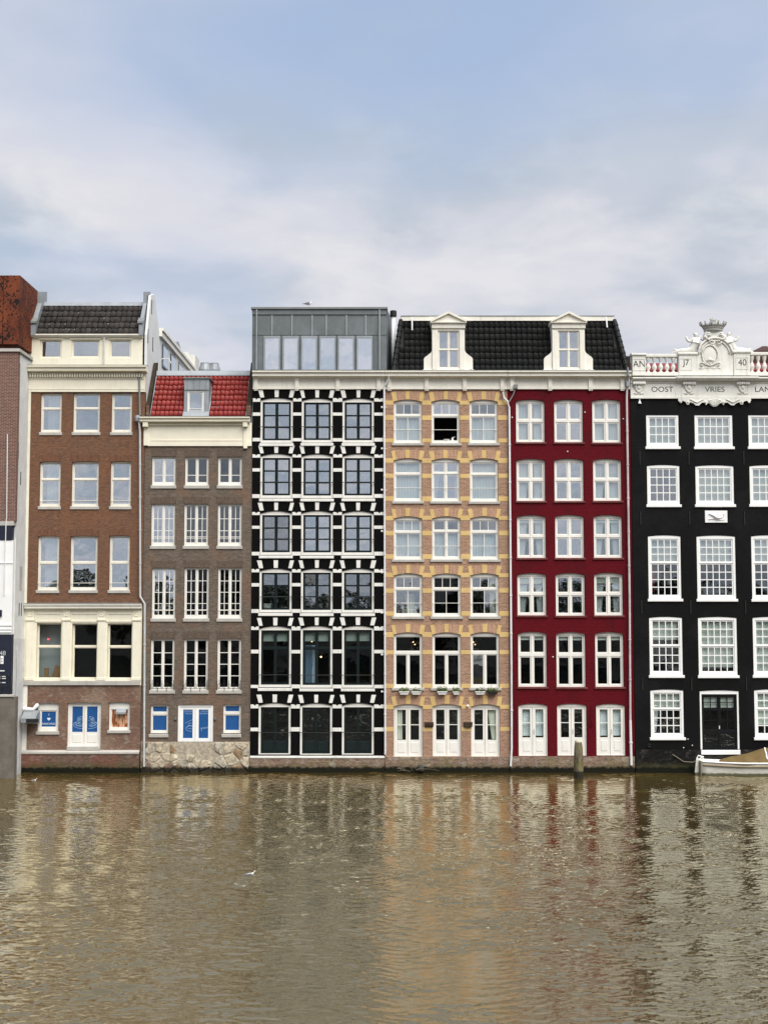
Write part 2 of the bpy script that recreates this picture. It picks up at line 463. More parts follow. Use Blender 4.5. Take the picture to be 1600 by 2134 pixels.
def window(house, o, Y, fm, sm, sashes, glassm, name='window', ft=.075, st=.05, mt=.028, inset=.12, sill=None, leaf='sash',
           bottom=None, panels=(), bar=None, anchors=None, jitter=.0035, skip=()):
    """sashes: (fx0, fx1, fz0, fz1, columns, [bar heights]) in fractions of the opening inside the frame"""
    x0, x1, z0, z1, rise = o
    x0 += .006; x1 -= .006; z0 += .006; z1 -= .006
    fb = ft if bottom is None else bottom
    ix0, ix1, iz0, iz1 = x0 + ft, x1 - ft, z0 + fb, z1 - rise - ft * .8
    yf = Y + inset
    rects = []
    for sx0, sx1, sz0, sz1, nc, rows in sashes:
        rects.append((ix0 + sx0 * (ix1 - ix0), ix0 + sx1 * (ix1 - ix0), iz0 + sz0 * (iz1 - iz0), iz0 + sz1 * (iz1 - iz0), nc, rows))
    m = MB().plate(x0, x1, z0, z1 - rise, [r[:4] for r in rects], yf, yf + .11)
    if rise:
        tp = arch_pts(x0, x1, z1, rise)
        m.prism(tp[::-1], yf, yf + .11)
    w = m.build(name, fm, house)
    for si, (a, b, c, d, nc, rows) in enumerate(rects):
        ys = yf + .03
        a += .004; b -= .004; c += .004; d -= .004
        ins = (a + st, b - st, c + st, d - st)
        pl = None
        if panels and si < len(panels) and panels[si]:
            ins = (ins[0], ins[1], c + panels[si] * (d - c), ins[3]); pl = panels[si]
        cuts = [ins[2]] + [ins[2] + f * (ins[3] - ins[2]) for f in rows] + [ins[3]]
        holes = []
        for k in range(nc):
            ca = ins[0] + (ins[1] - ins[0]) * k / nc + (mt / 2 if k else 0)
            cb = ins[0] + (ins[1] - ins[0]) * (k + 1) / nc - (mt / 2 if k < nc - 1 else 0)
            for j in range(len(cuts) - 1):
                holes.append((ca, cb, cuts[j] + (mt / 2 if j else 0), cuts[j + 1] - (mt / 2 if j < len(cuts) - 2 else 0)))
        MB().plate(a, b, c, d, holes, ys, ys + .05).build(leaf, sm, w)
        g = glassm[si] if isinstance(glassm, (list, tuple)) else glassm
        if si in skip: continue
        for (ha, hb, hc, hd) in holes:
            unit('pane', g, w, ha - .006, hb + .006, ys + .024, ys + .032, hc - .006, hd + .006, jitter if g.name.endswith('glass') else 0)
        if pl:
            pa, pb, pc, pd = a + st * 1.3, b - st * 1.3, c + st * 1.6, ins[2] - st * 1.2
            mm = MB().cham(pa, pb, ys - .014, ys + .01, pc, pd, .012)
            mm.build('door_panel', sm, w)
    if sill:
        oh, sh, dep, mat = sill
        box('sill', w, mat, x0 - oh, x1 + oh, Y - dep, yf + .02, z0 - sh, z0 - .003, True)
    if bar is not None:
        zb = z0 + bar[0] * (z1 - z0); yb = Y + inset - .05 if bar[3] == 0 else Y - bar[3]
        ext = bar[4] if len(bar) > 4 else -.002
        mm = MB().tube([(x0 - ext, yb, zb), (x1 + ext, yb, zb)], bar[1], 6)
        if ext > 0:
            for xx in (x0 - ext, x1 + ext):
                mm.ball((xx, yb, zb), .045, .03, .045, 6, 4)
                mm.box(xx - .012, xx + .012, yb, Y + .02, zb - .012, zb + .012)
        mm.build('guard_rail', bar[2], w)
    return w

def wall(house, x0, x1, z0, z1, ops, Y, mat, thick=.30, name='wall'):
    return MB().plate(x0, x1, z0, z1, ops, Y, Y + thick).build(name, mat, house)

def shell(house, x0, x1, z1, Y, levels, sidemat, depth=8.0, room=2.6, top=True, zlow=-1.0):
    """side walls, back wall and flat roof, and the dim rooms behind the windows"""
    m = MB()
    t = .12
    y0, y1 = Y + .302, Y + depth
    m.box(x0 + .003, x0 + t, y0, y1, zlow, z1); m.box(x1 - t, x1 - .003, y0, y1, zlow, z1)
    m.box(x0 + t + .002, x1 - t - .002, y1 - t, y1, zlow, z1)
    m.box(x0 + t + .002, x1 - t - .002, y0, y1 - t - .002, z1 - .15, z1 - .002)
    m.build('side_wall', sidemat, house)
    n = MB()
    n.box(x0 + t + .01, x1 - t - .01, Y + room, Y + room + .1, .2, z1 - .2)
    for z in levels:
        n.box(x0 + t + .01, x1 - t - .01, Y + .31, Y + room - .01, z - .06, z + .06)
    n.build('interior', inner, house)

def arch_blocks(house, o, Y, h, ranges, proud, splay=1.10, lift=.0, name='voussoir'):
    """pieces of a flat-topped segment arch over an opening; ranges: (t0, t1, material)"""
    x0, x1, z0, z1, rise = o
    xm = (x0 + x1) / 2; w = (x1 - x0) / 2
    def bot(t):
        x = x0 + (x1 - x0) * t; u = (x - xm) / w
        return x, z1 - rise * u * u + lift
    def topp(t):
        x, z = bot(t)
        return xm + (x - xm) * splay, z1 + h + lift - rise * .55 * ((x - xm) / w) ** 2
    for t0, t1, mat, nm, pr in ranges:
        n = 1 if t1 - t0 < .2 else 3
        if n == 1: t0 += JIT.gauss(0, .006); t1 += JIT.gauss(0, .006); pr += abs(JIT.gauss(0, .006))
        ts = [t0 + (t1 - t0) * k / n for k in range(n + 1)]
        MB().prism([bot(t) for t in ts] + [topp(t) for t in reversed(ts)], Y - pr, Y + .05).build(nm, mat, house)

def text(body, mat, parent, cx, y, cz, h, depth=.01, name='lettering', maxw=None, font_x=1.0):
    cu = bpy.data.curves.new('t', 'FONT'); cu.body = body; cu.align_x = 'CENTER'; cu.align_y = 'CENTER'; cu.size = 1.0; cu.extrude = .5
    o = bpy.data.objects.new('t', cu); COL.objects.link(o)
    me = bpy.data.meshes.new_from_object(o.evaluated_get(bpy.context.evaluated_depsgraph_get()))
    bpy.data.objects.remove(o); bpy.data.curves.remove(cu)
    vs = np.array([v.co[:] for v in me.vertices])
    lo, hi = vs.min(0), vs.max(0)
    k = h / (hi[1] - lo[1]); kx = k * font_x
    if maxw and (hi[0] - lo[0]) * kx > maxw: kx = maxw / (hi[0] - lo[0])
    m = MB(); m.v = [(cx + (v[0] - (lo[0] + hi[0]) / 2) * kx, y - v[2] * depth, cz + (v[1] - (lo[1] + hi[1]) / 2) * k) for v in vs]
    m.f = [tuple(p.vertices) for p in me.polygons]
    bpy.data.meshes.remove(me)
    return m.build(name, mat, parent)

def strokes(lines, r, y, mat, parent, name):
    m = MB()
    for ln in lines:
        for (a, b) in zip(ln[:-1], ln[1:]):
            d = Vector((b[0] - a[0], b[1] - a[1]));
            if d.length < 1e-6: continue
            n = Vector((-d.y, d.x)).normalized() * r
            m.add([(a[0] - n.x, y, a[1] - n.y), (b[0] - n.x, y, b[1] - n.y), (b[0] + n.x, y, b[1] + n.y), (a[0] + n.x, y, a[1] + n.y),
                   (a[0] - n.x, y + .004, a[1] - n.y), (b[0] - n.x, y + .004, b[1] - n.y), (b[0] + n.x, y + .004, b[1] + n.y), (a[0] + n.x, y + .004, a[1] + n.y)],
                  [(0, 1, 2, 3), (0, 4, 5, 1), (1, 5, 6, 2), (2, 6, 7, 3), (3, 7, 4, 0)])
    return m.build(name, mat, parent)
def ell(cx, cz, rx, rz, a0=0, a1=360, n=20):
    return [(cx + rx * math.cos(R(a0 + (a1 - a0) * k / n)), cz + rz * math.sin(R(a0 + (a1 - a0) * k / n))) for k in range(n + 1)]

ROWN = ['top', 'second', 'third', 'fourth', 'fifth', 'lowest']
def hang(kind, x0, x1, z0, z1, y, mat, label, folds=6, gather=0.0, amp=.03, group=None):
    """cloth hanging behind a window; gather pulls the lower hem towards one side"""
    m = MB(); n = max(8, folds * 4); rows = 5 if gather else 1
    for j in range(rows + 1):
        t = j / rows
        for i in range(n + 1):
            u = i / n
            xx = x0 + (x1 - x0) * u
            if gather > 0: xx = x0 + (x1 - x0) * u * (1 - gather * t ** 1.3)
            elif gather < 0: xx = x1 - (x1 - x0) * (1 - u) * (1 + gather * t ** 1.3)
            m.v.append((xx, y + (amp * math.sin(u * folds * 2 * math.pi + t) if kind == 'curtain' else 0), z1 - (z1 - z0) * t))
    for j in range(rows):
        for i in range(n):
            a = j * (n + 1) + i
            m.f.append((a, a + n + 1, a + n + 2, a + 1))
    if kind != 'curtain':
        m.tube([(x0, y - .01, z1), (x1, y - .01, z1)], .03, 6); m.box(x0, x1, y - .012, y - .002, z0 - .03, z0)
    else:
        m.tube([(x0, y, z1 + .01), (x1, y, z1 + .01)], .012, 6)
    return m.build(kind if kind == 'curtain' else 'roller_blind', mat, None, smooth=(kind == 'curtain'), label=label,
                   category='curtain' if kind == 'curtain' else 'blind', group=group or ('curtains behind the windows' if kind == 'curtain' else 'blinds behind the windows'))

# ------------------------------------------------------------------ roof tiles
def tile_mesh(name, w, l, mat, amp=.035):
    n = 8; vs = []; fs = []
    ov = 1.16
    for i in range(n + 1):
        u = i / n
        h = amp * (math.cos((u - .28) * 2 * math.pi) * .8 + .25 * math.cos((u - .1) * 4 * math.pi))
        x = (u - .5) * w * 1.08
        vs += [(x, -l * .5 * ov, h + .055), (x, l * .5 * ov, h + .012), (x, -l * .5 * ov, h + .02)]
    for i in range(n):
        a = i * 3; b = a + 3
        fs += [(a, b, b + 1, a + 1), (a + 2, b + 2, b, a)]
    me = bpy.data.meshes.new(name); me.from_pydata(vs, [], fs); me.materials.append(mat)
    me.polygons.foreach_set('use_smooth', [k % 2 == 0 for k in range(len(me.polygons))])
    return me
def lay_tiles(parent, me, w, l, base, slope, nrow, extent, skip=None, x_anchor=0.0):
    """base: (y, z) of the eaves; extent(t) gives x range at height fraction t"""
    dy, dz = math.cos(slope), math.sin(slope)
    for j in range(nrow):
        t = (j + .5) / nrow
        a, b = extent(t); c = base[0] + dy * l * (j + .5), base[1] + dz * l * (j + .5)
        k0 = math.ceil((a - x_anchor) / w - .2); k1 = math.floor((b - x_anchor) / w - .8)
        for k in range(k0, k1 + 1):
            xc = x_anchor + (k + .5) * w
            if skip and skip(xc, c[1]): continue
            o = bpy.data.objects.new('roof_tile', me); COL.objects.link(o)
            o.parent = parent
            o.location = Vector((xc + random.gauss(0, .007), c[0], c[1] + random.gauss(0, .006))) - wloc(parent)
            o.rotation_euler = (slope + random.gauss(0, .016), random.gauss(0, .022), random.gauss(0, .014))

def skin_mesh(pts, edges, radii, sub=2):
    me = bpy.data.meshes.new('s'); me.from_pydata(pts, edges, [])
    o = bpy.data.objects.new('s', me); COL.objects.link(o)
    o.modifiers.new('k', 'SKIN'); sb = o.modifiers.new('u', 'SUBSURF'); sb.levels = sub
    for d, r in zip(me.skin_vertices[0].data, radii):
        d.radius = (r, r)
    me.skin_vertices[0].data[0].use_root = True
    dg = bpy.context.evaluated_depsgraph_get(); dg.update()
    r = bpy.data.meshes.new_from_object(o.evaluated_get(dg))
    m = MB(); m.v = [v.co[:] for v in r.vertices]; m.f = [tuple(p.vertices) for p in r.polygons]
    bpy.data.objects.remove(o); bpy.data.meshes.remove(r)
    return m

def downpipe(house, pts, r, mat, clamps=True):
    m = MB().tube(pts, r, 8)
    if clamps:
        for a, b in zip(pts[:-1], pts[1:]):
            L = abs(a[2] - b[2])
            if L > 2:
                for k in range(1, int(L / 1.9) + 1):
                    t = k / (int(L / 1.9) + 1)
                    z = a[2] + (b[2] - a[2]) * t; x = a[0] + (b[0] - a[0]) * t; y = a[1]
                    m.lathe((x, y, z - .03), [(r * 1.35, 0), (r * 1.35, .06)], 8)
                    m.box(x - .015, x + .015, y, y + .14, z - .015, z + .015)
    return m.build('drainpipe', mat, house, smooth=False)
# ================================================================== THE SETTING
def water_mat():
    s = NT('murky canal water'); p = s.pos()
    a = s.noise(p, 7, 3, .6, .3, (.5, 1.0, 1))
    b = s.noise(p, 21, 2, .5, .2, (.5, 1.0, 1))
    h = s.math('ADD', a, s.math('MULTIPLY', b, .35))
    k = s.noise(p, .12, 3, .5)
    c = s.mix(s.ramp(k, .35, .65), (.074, .051, .012), (.088, .062, .018))
    nrm = s.bump(h, .5, .014)
    d = s.n('ShaderNodeBsdfDiffuse'); s.put(d.inputs[0], c)
    g = s.n('ShaderNodeBsdfGlossy'); g.inputs['Roughness'].default_value = .012; g.inputs['Color'].default_value = (1, .94, .765, 1); s.l(nrm, g.inputs['Normal'])
    fr = s.n('ShaderNodeFresnel'); fr.inputs[0].default_value = 1.36; s.l(nrm, fr.inputs['Normal'])
    f = s.math('MINIMUM', s.math('ADD', s.math('MULTIPLY', fr.outputs[0], 2.6), .11), .76)
    m = s.n('ShaderNodeMixShader'); s.l(f, m.inputs[0]); s.l(d.outputs[0], m.inputs[1]); s.l(g.outputs[0], m.inputs[2]); s.l(m.outputs[0], s.out.inputs[0])
    return s.m
wm = water_mat()
def make_water():
    rng = np.random.default_rng(5)
    xs = np.arange(-20.4, 20.41, .051); ys = np.arange(-36.6, .61, .0335)
    gx, gy = np.meshgrid(xs, ys)
    z = np.zeros_like(gx)
    for i in range(64):
        lam = .145 * (.60 / .145) ** rng.random(); k = 2 * math.pi / lam
        th = rng.normal(0, .36) + math.pi / 2 + (.12 if i % 2 else -.18)
        sl = .0185 * (lam / .4) ** -.1
        z += sl / k * np.sin(k * (math.cos(th) * gx + math.sin(th) * gy) + rng.random() * 6.28)
    mod = np.zeros_like(gx)
    for i in range(10):
        lam = 4 + 14 * rng.random(); th = rng.random() * 6.28
        mod += np.sin(2 * math.pi / lam * (math.cos(th) * gx * .7 + math.sin(th) * gy) + rng.random() * 6.28)
    amp = np.clip(1.0 + .12 * mod, .6, 1.4)
    pat = np.zeros_like(gx)                              # short gusts: single wavelets stand steeper than their neighbours
    for i in range(16):
        lam = .7 + 1.6 * rng.random(); th = rng.random() * 6.28
        pat += np.sin(2 * math.pi / lam * (math.cos(th) * gx * .6 + math.sin(th) * gy) + rng.random() * 6.28)
    amp = amp * np.clip(np.exp(.50 * pat / math.sqrt(8)), .3, 1.9)
    calm = np.clip((-gy + .8) / 8.0, .65, 1.0) * (1 + .45 * np.clip((-gy - 14) / 18, 0, 1))      # sheltered strip along the house fronts, more breeze in the open
    z = z * amp * calm
    ny, nx = gx.shape
    co = np.stack([gx, gy, z], -1).reshape(-1, 3).astype(np.float32)
    i = np.arange(ny - 1)[:, None] * nx + np.arange(nx - 1)[None, :]
    q = np.stack([i, i + 1, i + 1 + nx, i + nx], -1).reshape(-1, 4)
    L = 900
    x0, x1, y0, y1 = xs[0], xs[-1], ys[0], ys[-1]
    ext = np.array([(-L, -66, 0), (L, -66, 0), (L, y0, 0), (-L, y0, 0), (-L, y1, 0), (x0, y1, 0), (x0, y0, 0), (x1, y0, 0), (x1, y1, 0), (L, y1, 0)], dtype=np.float32)
    n0 = len(co); co = np.concatenate([co, ext])
    q = np.concatenate([q, np.array([(0, 1, 2, 3), (3, 6, 5, 4), (7, 2, 9, 8)]) + n0])
    me = bpy.data.meshes.new('canal_water')
    me.vertices.add(len(co)); me.vertices.foreach_set('co', co.ravel())
    me.loops.add(q.size); me.loops.foreach_set('vertex_index', q.ravel().astype(np.int32))
    me.polygons.add(len(q)); me.polygons.foreach_set('loop_start', np.arange(0, q.size, 4, dtype=np.int32))
    me.polygons.foreach_set('loop_total', np.full(len(q), 4, dtype=np.int32))
    me.update(); me.validate()
    me.polygons.foreach_set('use_smooth', np.ones(len(me.polygons), dtype=bool))
    me.materials.append(wm)
    o = bpy.data.objects.new('water', me); COL.objects.link(o)
    setp(o, 'brown rippled canal water in front of the row of houses', 'water', kind='structure')
make_water()
gm = paint('street paving', (.16, .15, .14), .9, .2)
MB().box(-3000, 3000, 7.6, 4000, -2, .9).build('ground', gm, kind='structure', label='paved ground behind the row of houses', category='ground')
MB().box(-3000, 3000, -4000, -66, -2, 1.2).build('far_quay', gm, kind='structure', label='paved quay across the canal facing the houses', category='quay')

def added_tree_belt():  # unseen trees, added so the lower panes reflect something dark
    rng = np.random.default_rng(11)
    vs = []; fs = []
    n = 0
    for k in range(34):
        x = -100 + k * 6.1 + rng.normal(0, 1); y = -92 + rng.normal(0, 3); h = 9.9 + rng.normal(0, 1.1)
        for b in range(7):
            c = np.array([x + rng.normal(0, 1.9), y + rng.normal(0, 1.5), h * (.42 + .5 * rng.random())])
            d = rng.normal(0, 1, (420, 3)); d /= np.linalg.norm(d, axis=1)[:, None]
            pts = c + d * (rng.random((420, 1)) ** .4) * np.array([2.1, 2.0, 1.6])
            for p in pts:
                a = rng.normal(0, 1, 3); a /= np.linalg.norm(a); e = np.cross(a, rng.normal(0, 1, 3)); e /= np.linalg.norm(e)
                s1 = .21; vs += [p - a * s1, p - e * s1 * .6, p + a * s1, p + e * s1 * .6]
                fs.append((n, n + 1, n + 2, n + 3)); n += 4
        m = MB().tube([(x, y, 1.0), (x + .1, y, h * .35), (x, y + .2, h * .75)], [.28, .22, .08], 7)
        vs += m.v; fs += [tuple(i + n for i in f) for f in m.f]; n += len(m.v)
    me = bpy.data.meshes.new('added_tree_belt'); me.from_pydata([tuple(v) for v in vs], [], fs)
    s = NT('dark foliage'); s.bsdf((.035, .05, .02), .8)
    me.materials.append(s.m)
    o = bpy.data.objects.new('added_tree_belt', me); COL.objects.link(o)
    setp(o, 'unseen belt of trees added across the canal to darken the lower window reflections', 'trees', kind='stuff')
added_tree_belt()

# ================================================================== THE HOUSES
def crown(house, x0, x1, ytop, ybot, Y, mat, proud=.42, name='cornice', dent=None, top=None):
    zt, zb = Z(ytop, Y - proud), Z(ybot, Y - proud * .6)
    d = zt - zb
    m = MB().profile(x0, x1, [(Y - proud, zt), (Y - proud, zt - .22 * d), (Y - proud * .93, zt - .3 * d), (Y - proud * .80, zt - .42 * d),
                              (Y - proud * .80, zt - .78 * d), (Y - proud * .7, zt - .84 * d), (Y - proud * .25, zb + .02), (Y - proud * .2, zb), (Y + .12, zb), (Y + .12, zt + .03)])
    if dent:
        n, dz, dh = dent
        w = (x1 - x0 - .3) / n
        for k in range(n):
            a = x0 + .15 + w * k
            m.box(a, a + w * .55, Y - proud * .42, Y - .02, zb - dz - dh, zb - dz)
    o = m.build(name, mat, house)
    if top:
        MB().profile(x0, x1, [(Y - proud - .01, zt + .004), (Y - proud - .01, zt + .02), (Y + .12, zt + .075), (Y + .12, zt + .034)]).build('flashing', top, house)
    return o

# ------------------------------------------------ brown brick house with the cream shop floor
def house_a():
    Y = 0.0
    x0, x1 = X(51.5), X(297)
    H = root('brick_house', ((x0 + x1) / 2, 0, 0), 'red-brown brick house with a cream window floor and grey tiled roof', 'house', 'canal houses standing in the water')
    xb = X(62, 1010)
    cols = [(82, 126.5), (150, 206), (230, 273)]
    ops = []
    rows = [(819, 901, 0), (961, 1055.5, .03), (1116, 1230, .03)]
    for yt, yb, rs in rows:
        ops.append([opening(a, b, 1010, yt, yb + 7, Y, rs) for a, b in cols])
    wall(H, xb, x1, Z(1262), Z(817), [o for r in ops for o in r], Y, brownbrick)
    box('pilaster', H, cream, x0, xb - .002, Y - .05, Y + .3, Z(1262), Z(776))
    for ri, (yt, yb, rs) in enumerate(rows):
        fr = [.61, .61, .50][ri]
        for ci, (a, b) in enumerate(cols):
            o = ops[ri][ci]; o = (o[0], o[1], Z(yb), o[3], o[4])
            window(H, o, Y, cream2, cream2, [(0, 1, 0, fr - .02, 1, []), (0, 1, fr + .02, 1, 1, [])], g_refl, ft=.07, st=.035,
                   bottom=.10, sill=(.05, .15, .05, stone), bar=(.13, .014, cream2, 0) if ri else None)
            if ci == 0:
                hang('curtain', o[0] + .28, o[1] - .06, o[2] + .12, o[3] - .08, Y + .32, curt, 'pale curtain, left window, %s row, red-brown brick house' % ROWN[ri], 5)
            if ri:
                arch_blocks(H, o, Y, .30, [(-.05, 1.05, brownarch, 'brick_arch', .004)], .004, 1.04)
    # frieze and cornice
    box('frieze', H, cream, xb - .15, x1, Y - .06, Y + .3, Z(817), Z(775.5))
    MB().box(xb - .1, x1 - .02, Y - .075, Y - .061, Z(812), Z(810)).box(xb - .1, x1 - .02, Y - .10, Y - .061, Z(790), Z(787.5)).build('frieze_moulding', cream, H)
    crown(H, X(48.5), X(302), 761, 776, Y, cream, .5, dent=(46, .02, .17), top=lead)
    # attic
    Ya = .22
    ax0, ax1 = X(60, 725, Ya), X(297, 725, Ya)
    acols = [(84, 129), (150, 208), (229, 274)]
    aops = [opening(a, b, 725, 708, 746, Ya) for a, b in acols]
    wall(H, ax0, ax1, Z(761, Ya), Z(700, Ya), aops, Ya, cream, .2, 'attic_wall')
    for o in aops:
        window(H, o, Ya, cream, cream, [(0, 1, 0, 1, 1, [])], g_refl, ft=.05, st=.03, inset=.05)
        box('window_hood', H, cream, o[0] - .08, o[1] + .08, Ya - .05, Ya, o[3] + .01, o[3] + .07)
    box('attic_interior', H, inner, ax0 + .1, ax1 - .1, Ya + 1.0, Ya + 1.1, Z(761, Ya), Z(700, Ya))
    MB().profile(ax0 - .03, ax1 + .02, [(Ya - .2, Z(697.5, Ya)), (Ya - .2, Z(700, Ya)), (Ya - .1, Z(704, Ya)), (Ya + .25, Z(704, Ya)), (Ya + .25, Z(697.5, Ya))]).build('eaves', cream2, H)
    downpipe(H, [(X(216, 725), Ya - .1, Z(694, Ya)), (X(216, 725), Ya - .1, Z(757, Ya))], .035, pipegrey, False)
    # roof
    ye, ze = .12, Z(695.5, .12)
    yt_ = 1.35; zt_ = Z(637, yt_)
    sl = math.atan2(zt_ - ze, yt_ - ye); L = math.hypot(zt_ - ze, yt_ - ye); nr = 5
    bx0, bx1 = X(77, 695, ye), X(288.5, 695, ye)
    rf = MB().profile(bx0 - .15, bx1 + .15, [(ye, ze - .02), (yt_, zt_ - .02), (yt_, ze - .06), (ye, ze - .06)]).build('roof', lead, H)
    tm = tile_mesh('roof_tile', .258, L / nr, t_brown)
    lay_tiles(rf, tm, .258, L / nr, (ye, ze), sl, nr, lambda t: (bx0, bx1 + .1), x_anchor=bx0)
    MB().profile(bx0 - .1, bx1 + .1, [(yt_ - .08, zt_ - .02), (yt_ + .05, Z(629, yt_)), (yt_ + .5, Z(627, yt_)), (yt_ + .5, zt_ - .1)]).build('ridge_flashing', zinc, H)
    for nm, a, b in (('left', X(64, 690), X(74.5, 690)), ('right', X(289.5, 690), X(297, 690))):
        MB().profile(a, b, [(.0, ze - .1), (.0, Z(676)), (.10, Z(673)), (1.0, Z(632, 1.0)), (1.0, Z(608, 1.0)), (1.9, Z(608, 1.9)), (1.9, ze - .1)]).build('parapet', zinc, H)
        MB().profile(a - .06, b + .06, [(-.06, Z(674)), (-.06, Z(670)), (.3, Z(662, .3)), (.3, Z(668, .3))]).build('parapet_cap', lead, H)
    gz = Z(761)
    MB().add(*side_poly(x1 - .12, x1, [(.302, gz), (.302, ze), (1.1, Z(616, 1.1)), (1.9, Z(613, 1.9)), (2.2, Z(625, 2.2)), (3.4, Z(692, 3.4)), (8, Z(692, 3.4)), (8, gz)])).build('gable_wall', stucco, H)
    for (yy, py) in ((1.3, 640), (.45, 700), (1.7, 718)):
        z = Z(py, yy); box('wall_anchor', H, iron, x1 + .002, x1 + .03, yy - .02, yy + .02, z - .35, z + .35)
    shell(H, x0, x1, gz, Y, [Z(1440), Z(1250), Z(1087), Z(932), Z(770)], stucco)
    # rear extension, seen over the lower neighbour
    zr = Z(690, 3.6)
    RE = MB().box(x1 - 3, x1 + .03, 8.01, 15, .9, zr).build('rear_extension', plaster_b, H)
    MB().box(x1 - 3, x1 + .22, 3.42, 15.2, zr - .02, zr + .13).box(x1 - 3, x1 + .14, 3.42, 15.1, zr - .30, zr - .021).build('rear_eaves', cream2, RE)
    for yy in (4.2, 6.6, 9.0):
        box('rear_window', RE, zincd, x1 + .031, x1 + .06, yy, yy + 1.5, zr - 1.7, zr - .5)
        box('rear_pane', RE, g_sky, x1 + .062, x1 + .07, yy + .1, yy + 1.4, zr - 1.6, zr - .6)
    MB().profile(X(345, 720, 11), X(372, 720, 11), [(10, Z(735, 11)), (10, Z(724, 11)), (11, Z(711, 11)), (12, Z(722, 11)), (12, Z(735, 11))]).build('roof_light', zinc, RE)
    box('roof_room', RE, plaster_b, X(379, 750, 15.3), X(407, 750, 15.3), 15.3, 17, .9, Z(739, 15.3))
    MB().prism([(X(382, 740, 15.2), Z(773, 15.2)), (X(413, 773, 15.2), Z(774, 15.2)), (X(392, 735, 15.2), Z(735, 15.2)), (X(382, 735, 15.2), Z(735, 15.2))], 15.0, 15.25).build('roof_gable', plaster_b, RE)
    # cream floor
    cops = [opening(a, b, 1357, 1299, 1416, Y) for a, b in ((76, 129), (150.5, 203.5), (224, 276.5))]
    wall(H, x0, x1, Z(1428), Z(1262.001), cops, Y - .002, cream, .3, 'cream_front')
    for o in cops:
        window(H, o, Y, cream, cream, [(0, 1, 0, .565, 1, []), (0, 1, .595, 1, 1, [])], g_clear, ft=.04, st=.03, inset=.16)
    for px in (64.5, 139.5, 213, 285.5):
        xc = X(px, 1290)
        p = MB().cham(xc - .19, xc + .19, Y - .055, Y - .003, Z(1417), Z(1295), .015).cham(xc - .22, xc + .22, Y - .075, Y - .003, Z(1418), Z(1412), .01)
        p.cham(xc - .21, xc + .21, Y - .085, Y - .003, Z(1294), Z(1289), .01).box(xc - .18, xc + .18, Y - .05, Y - .003, Z(1289), Z(1270))
        for k in range(5): p.ball((xc - .14 + .07 * k, Y - .08, Z(1292)), .025, .03, .04, 6, 4)
        pil = p.build('pilaster', cream, H)
        mm = MB(); mm.tube([(xc + .12 * math.cos(t), Y - .055, Z(1279) + .12 * math.sin(t)) for t in [2 * math.pi * k / 14 for k in range(15)]], .022, 6, False)
        mm.ball((xc, Y - .05, Z(1279)), .07, .02, .07).build('rosette', cream, pil)
    for a, b in ((74, 131), (148.5, 205), (222, 278)):
        xa, xb2 = X(a, 1285), X(b, 1285)
        MB().plate(xa, xb2, Z(1296), Z(1277.5), [(xa + .06, xb2 - .06, Z(1296) + .06, Z(1277.5) - .06)], Y - .03, Y - .003).build('panel_moulding', cream, H)
    crown(H, X(54, 1264), X(296.5, 1264), 1259, 1270, Y, cream2, .28, 'shop_cornice', top=lead)
    box('stone_band', H, stone, x0 + .03, x1 - .05, Y - .09, Y + .05, Z(1428), Z(1418.5), True)
    # interior glimpses
    box('interior_partition', H, innerlight, X(70), X(118), .9, .95, Z(1416), Z(1299))
    for i, (px, w, h, t) in enumerate(((92, .22, .5, 0), (110, .3, .62, .25))):
        m = MB().box(-w / 2, w / 2, 0, .05, 0, h)
        o = m.build('wooden_board', wood, None, label=['short brown board leaning behind the left window of the cream floor', 'tall tilted brown board behind the left window of the cream floor'][i], category='board', group='boards behind the cream shop window')
        o.location = (X(px, 1400), .42, Z(1416) + .01); o.rotation_euler = (-.1, t, 0)
    MB().ball((X(101.5, 1332, .6), .6, Z(1332, .6)), .06, .06, .045).build('pendant_lamp', redbulb, None, label='small red lit lamp hanging behind the left window of the cream floor', category='lamp')
    # low floor
    lops = [opening(78.5, 122.5, 1500, 1464, 1531, Y, .03), opening(140, 210.5, 1500, 1464, 1564, Y, .02), opening(226.5, 270.5, 1500, 1463, 1529, Y, .03)]
    wall(H, X(57, 1500), x1, Z(1567), Z(1428.02), lops, Y, brownlow)
    box('corner_board', H, cream2, x0, X(57, 1500) - .003, Y - .02, Y + .3, Z(1567), Z(1428.02))
    o = lops[0]; o = (o[0], o[1], Z(1524), o[3], .03)
    w = window(H, o, Y, white, white, [(0.05, .95, .05, .76, 1, [])], printblue, ft=.06, st=.05, sill=(.06, .16, .06, stone), bottom=.08)
    xm, yy = (o[0] + o[1]) / 2, Y + .12 + .045
    text('PANCAKES', printwhite, w, xm, yy, Z(1509), .09, .002, maxw=.6); text('I', printwhite, w, xm, yy, Z(1490), .10, .002)
    hs = [(xm + .085 * 16 / 17 * math.sin(t) ** 3, Z(1499) + .085 / 17 * (13 * math.cos(t) - 5 * math.cos(2 * t) - 2 * math.cos(3 * t) - math.cos(4 * t))) for t in [2 * math.pi * k / 24 for k in range(24)]]
    MB().prism(hs, yy - .003, yy + .003).build('heart', printwhite, w)
    o = lops[1]; o = (o[0], o[1], Z(1556), o[3], .02)
    d = window(H, o, Y, white, white, [(0, .495, 0, 1, 1, []), (.505, 1, 0, 1, 1, [])], printblue, name='door', leaf='door_leaf', ft=.10, st=.09, bottom=.02, panels=(.33, .33), sill=(.0, .18, .06, stone))
    yy = Y + .12 + .048
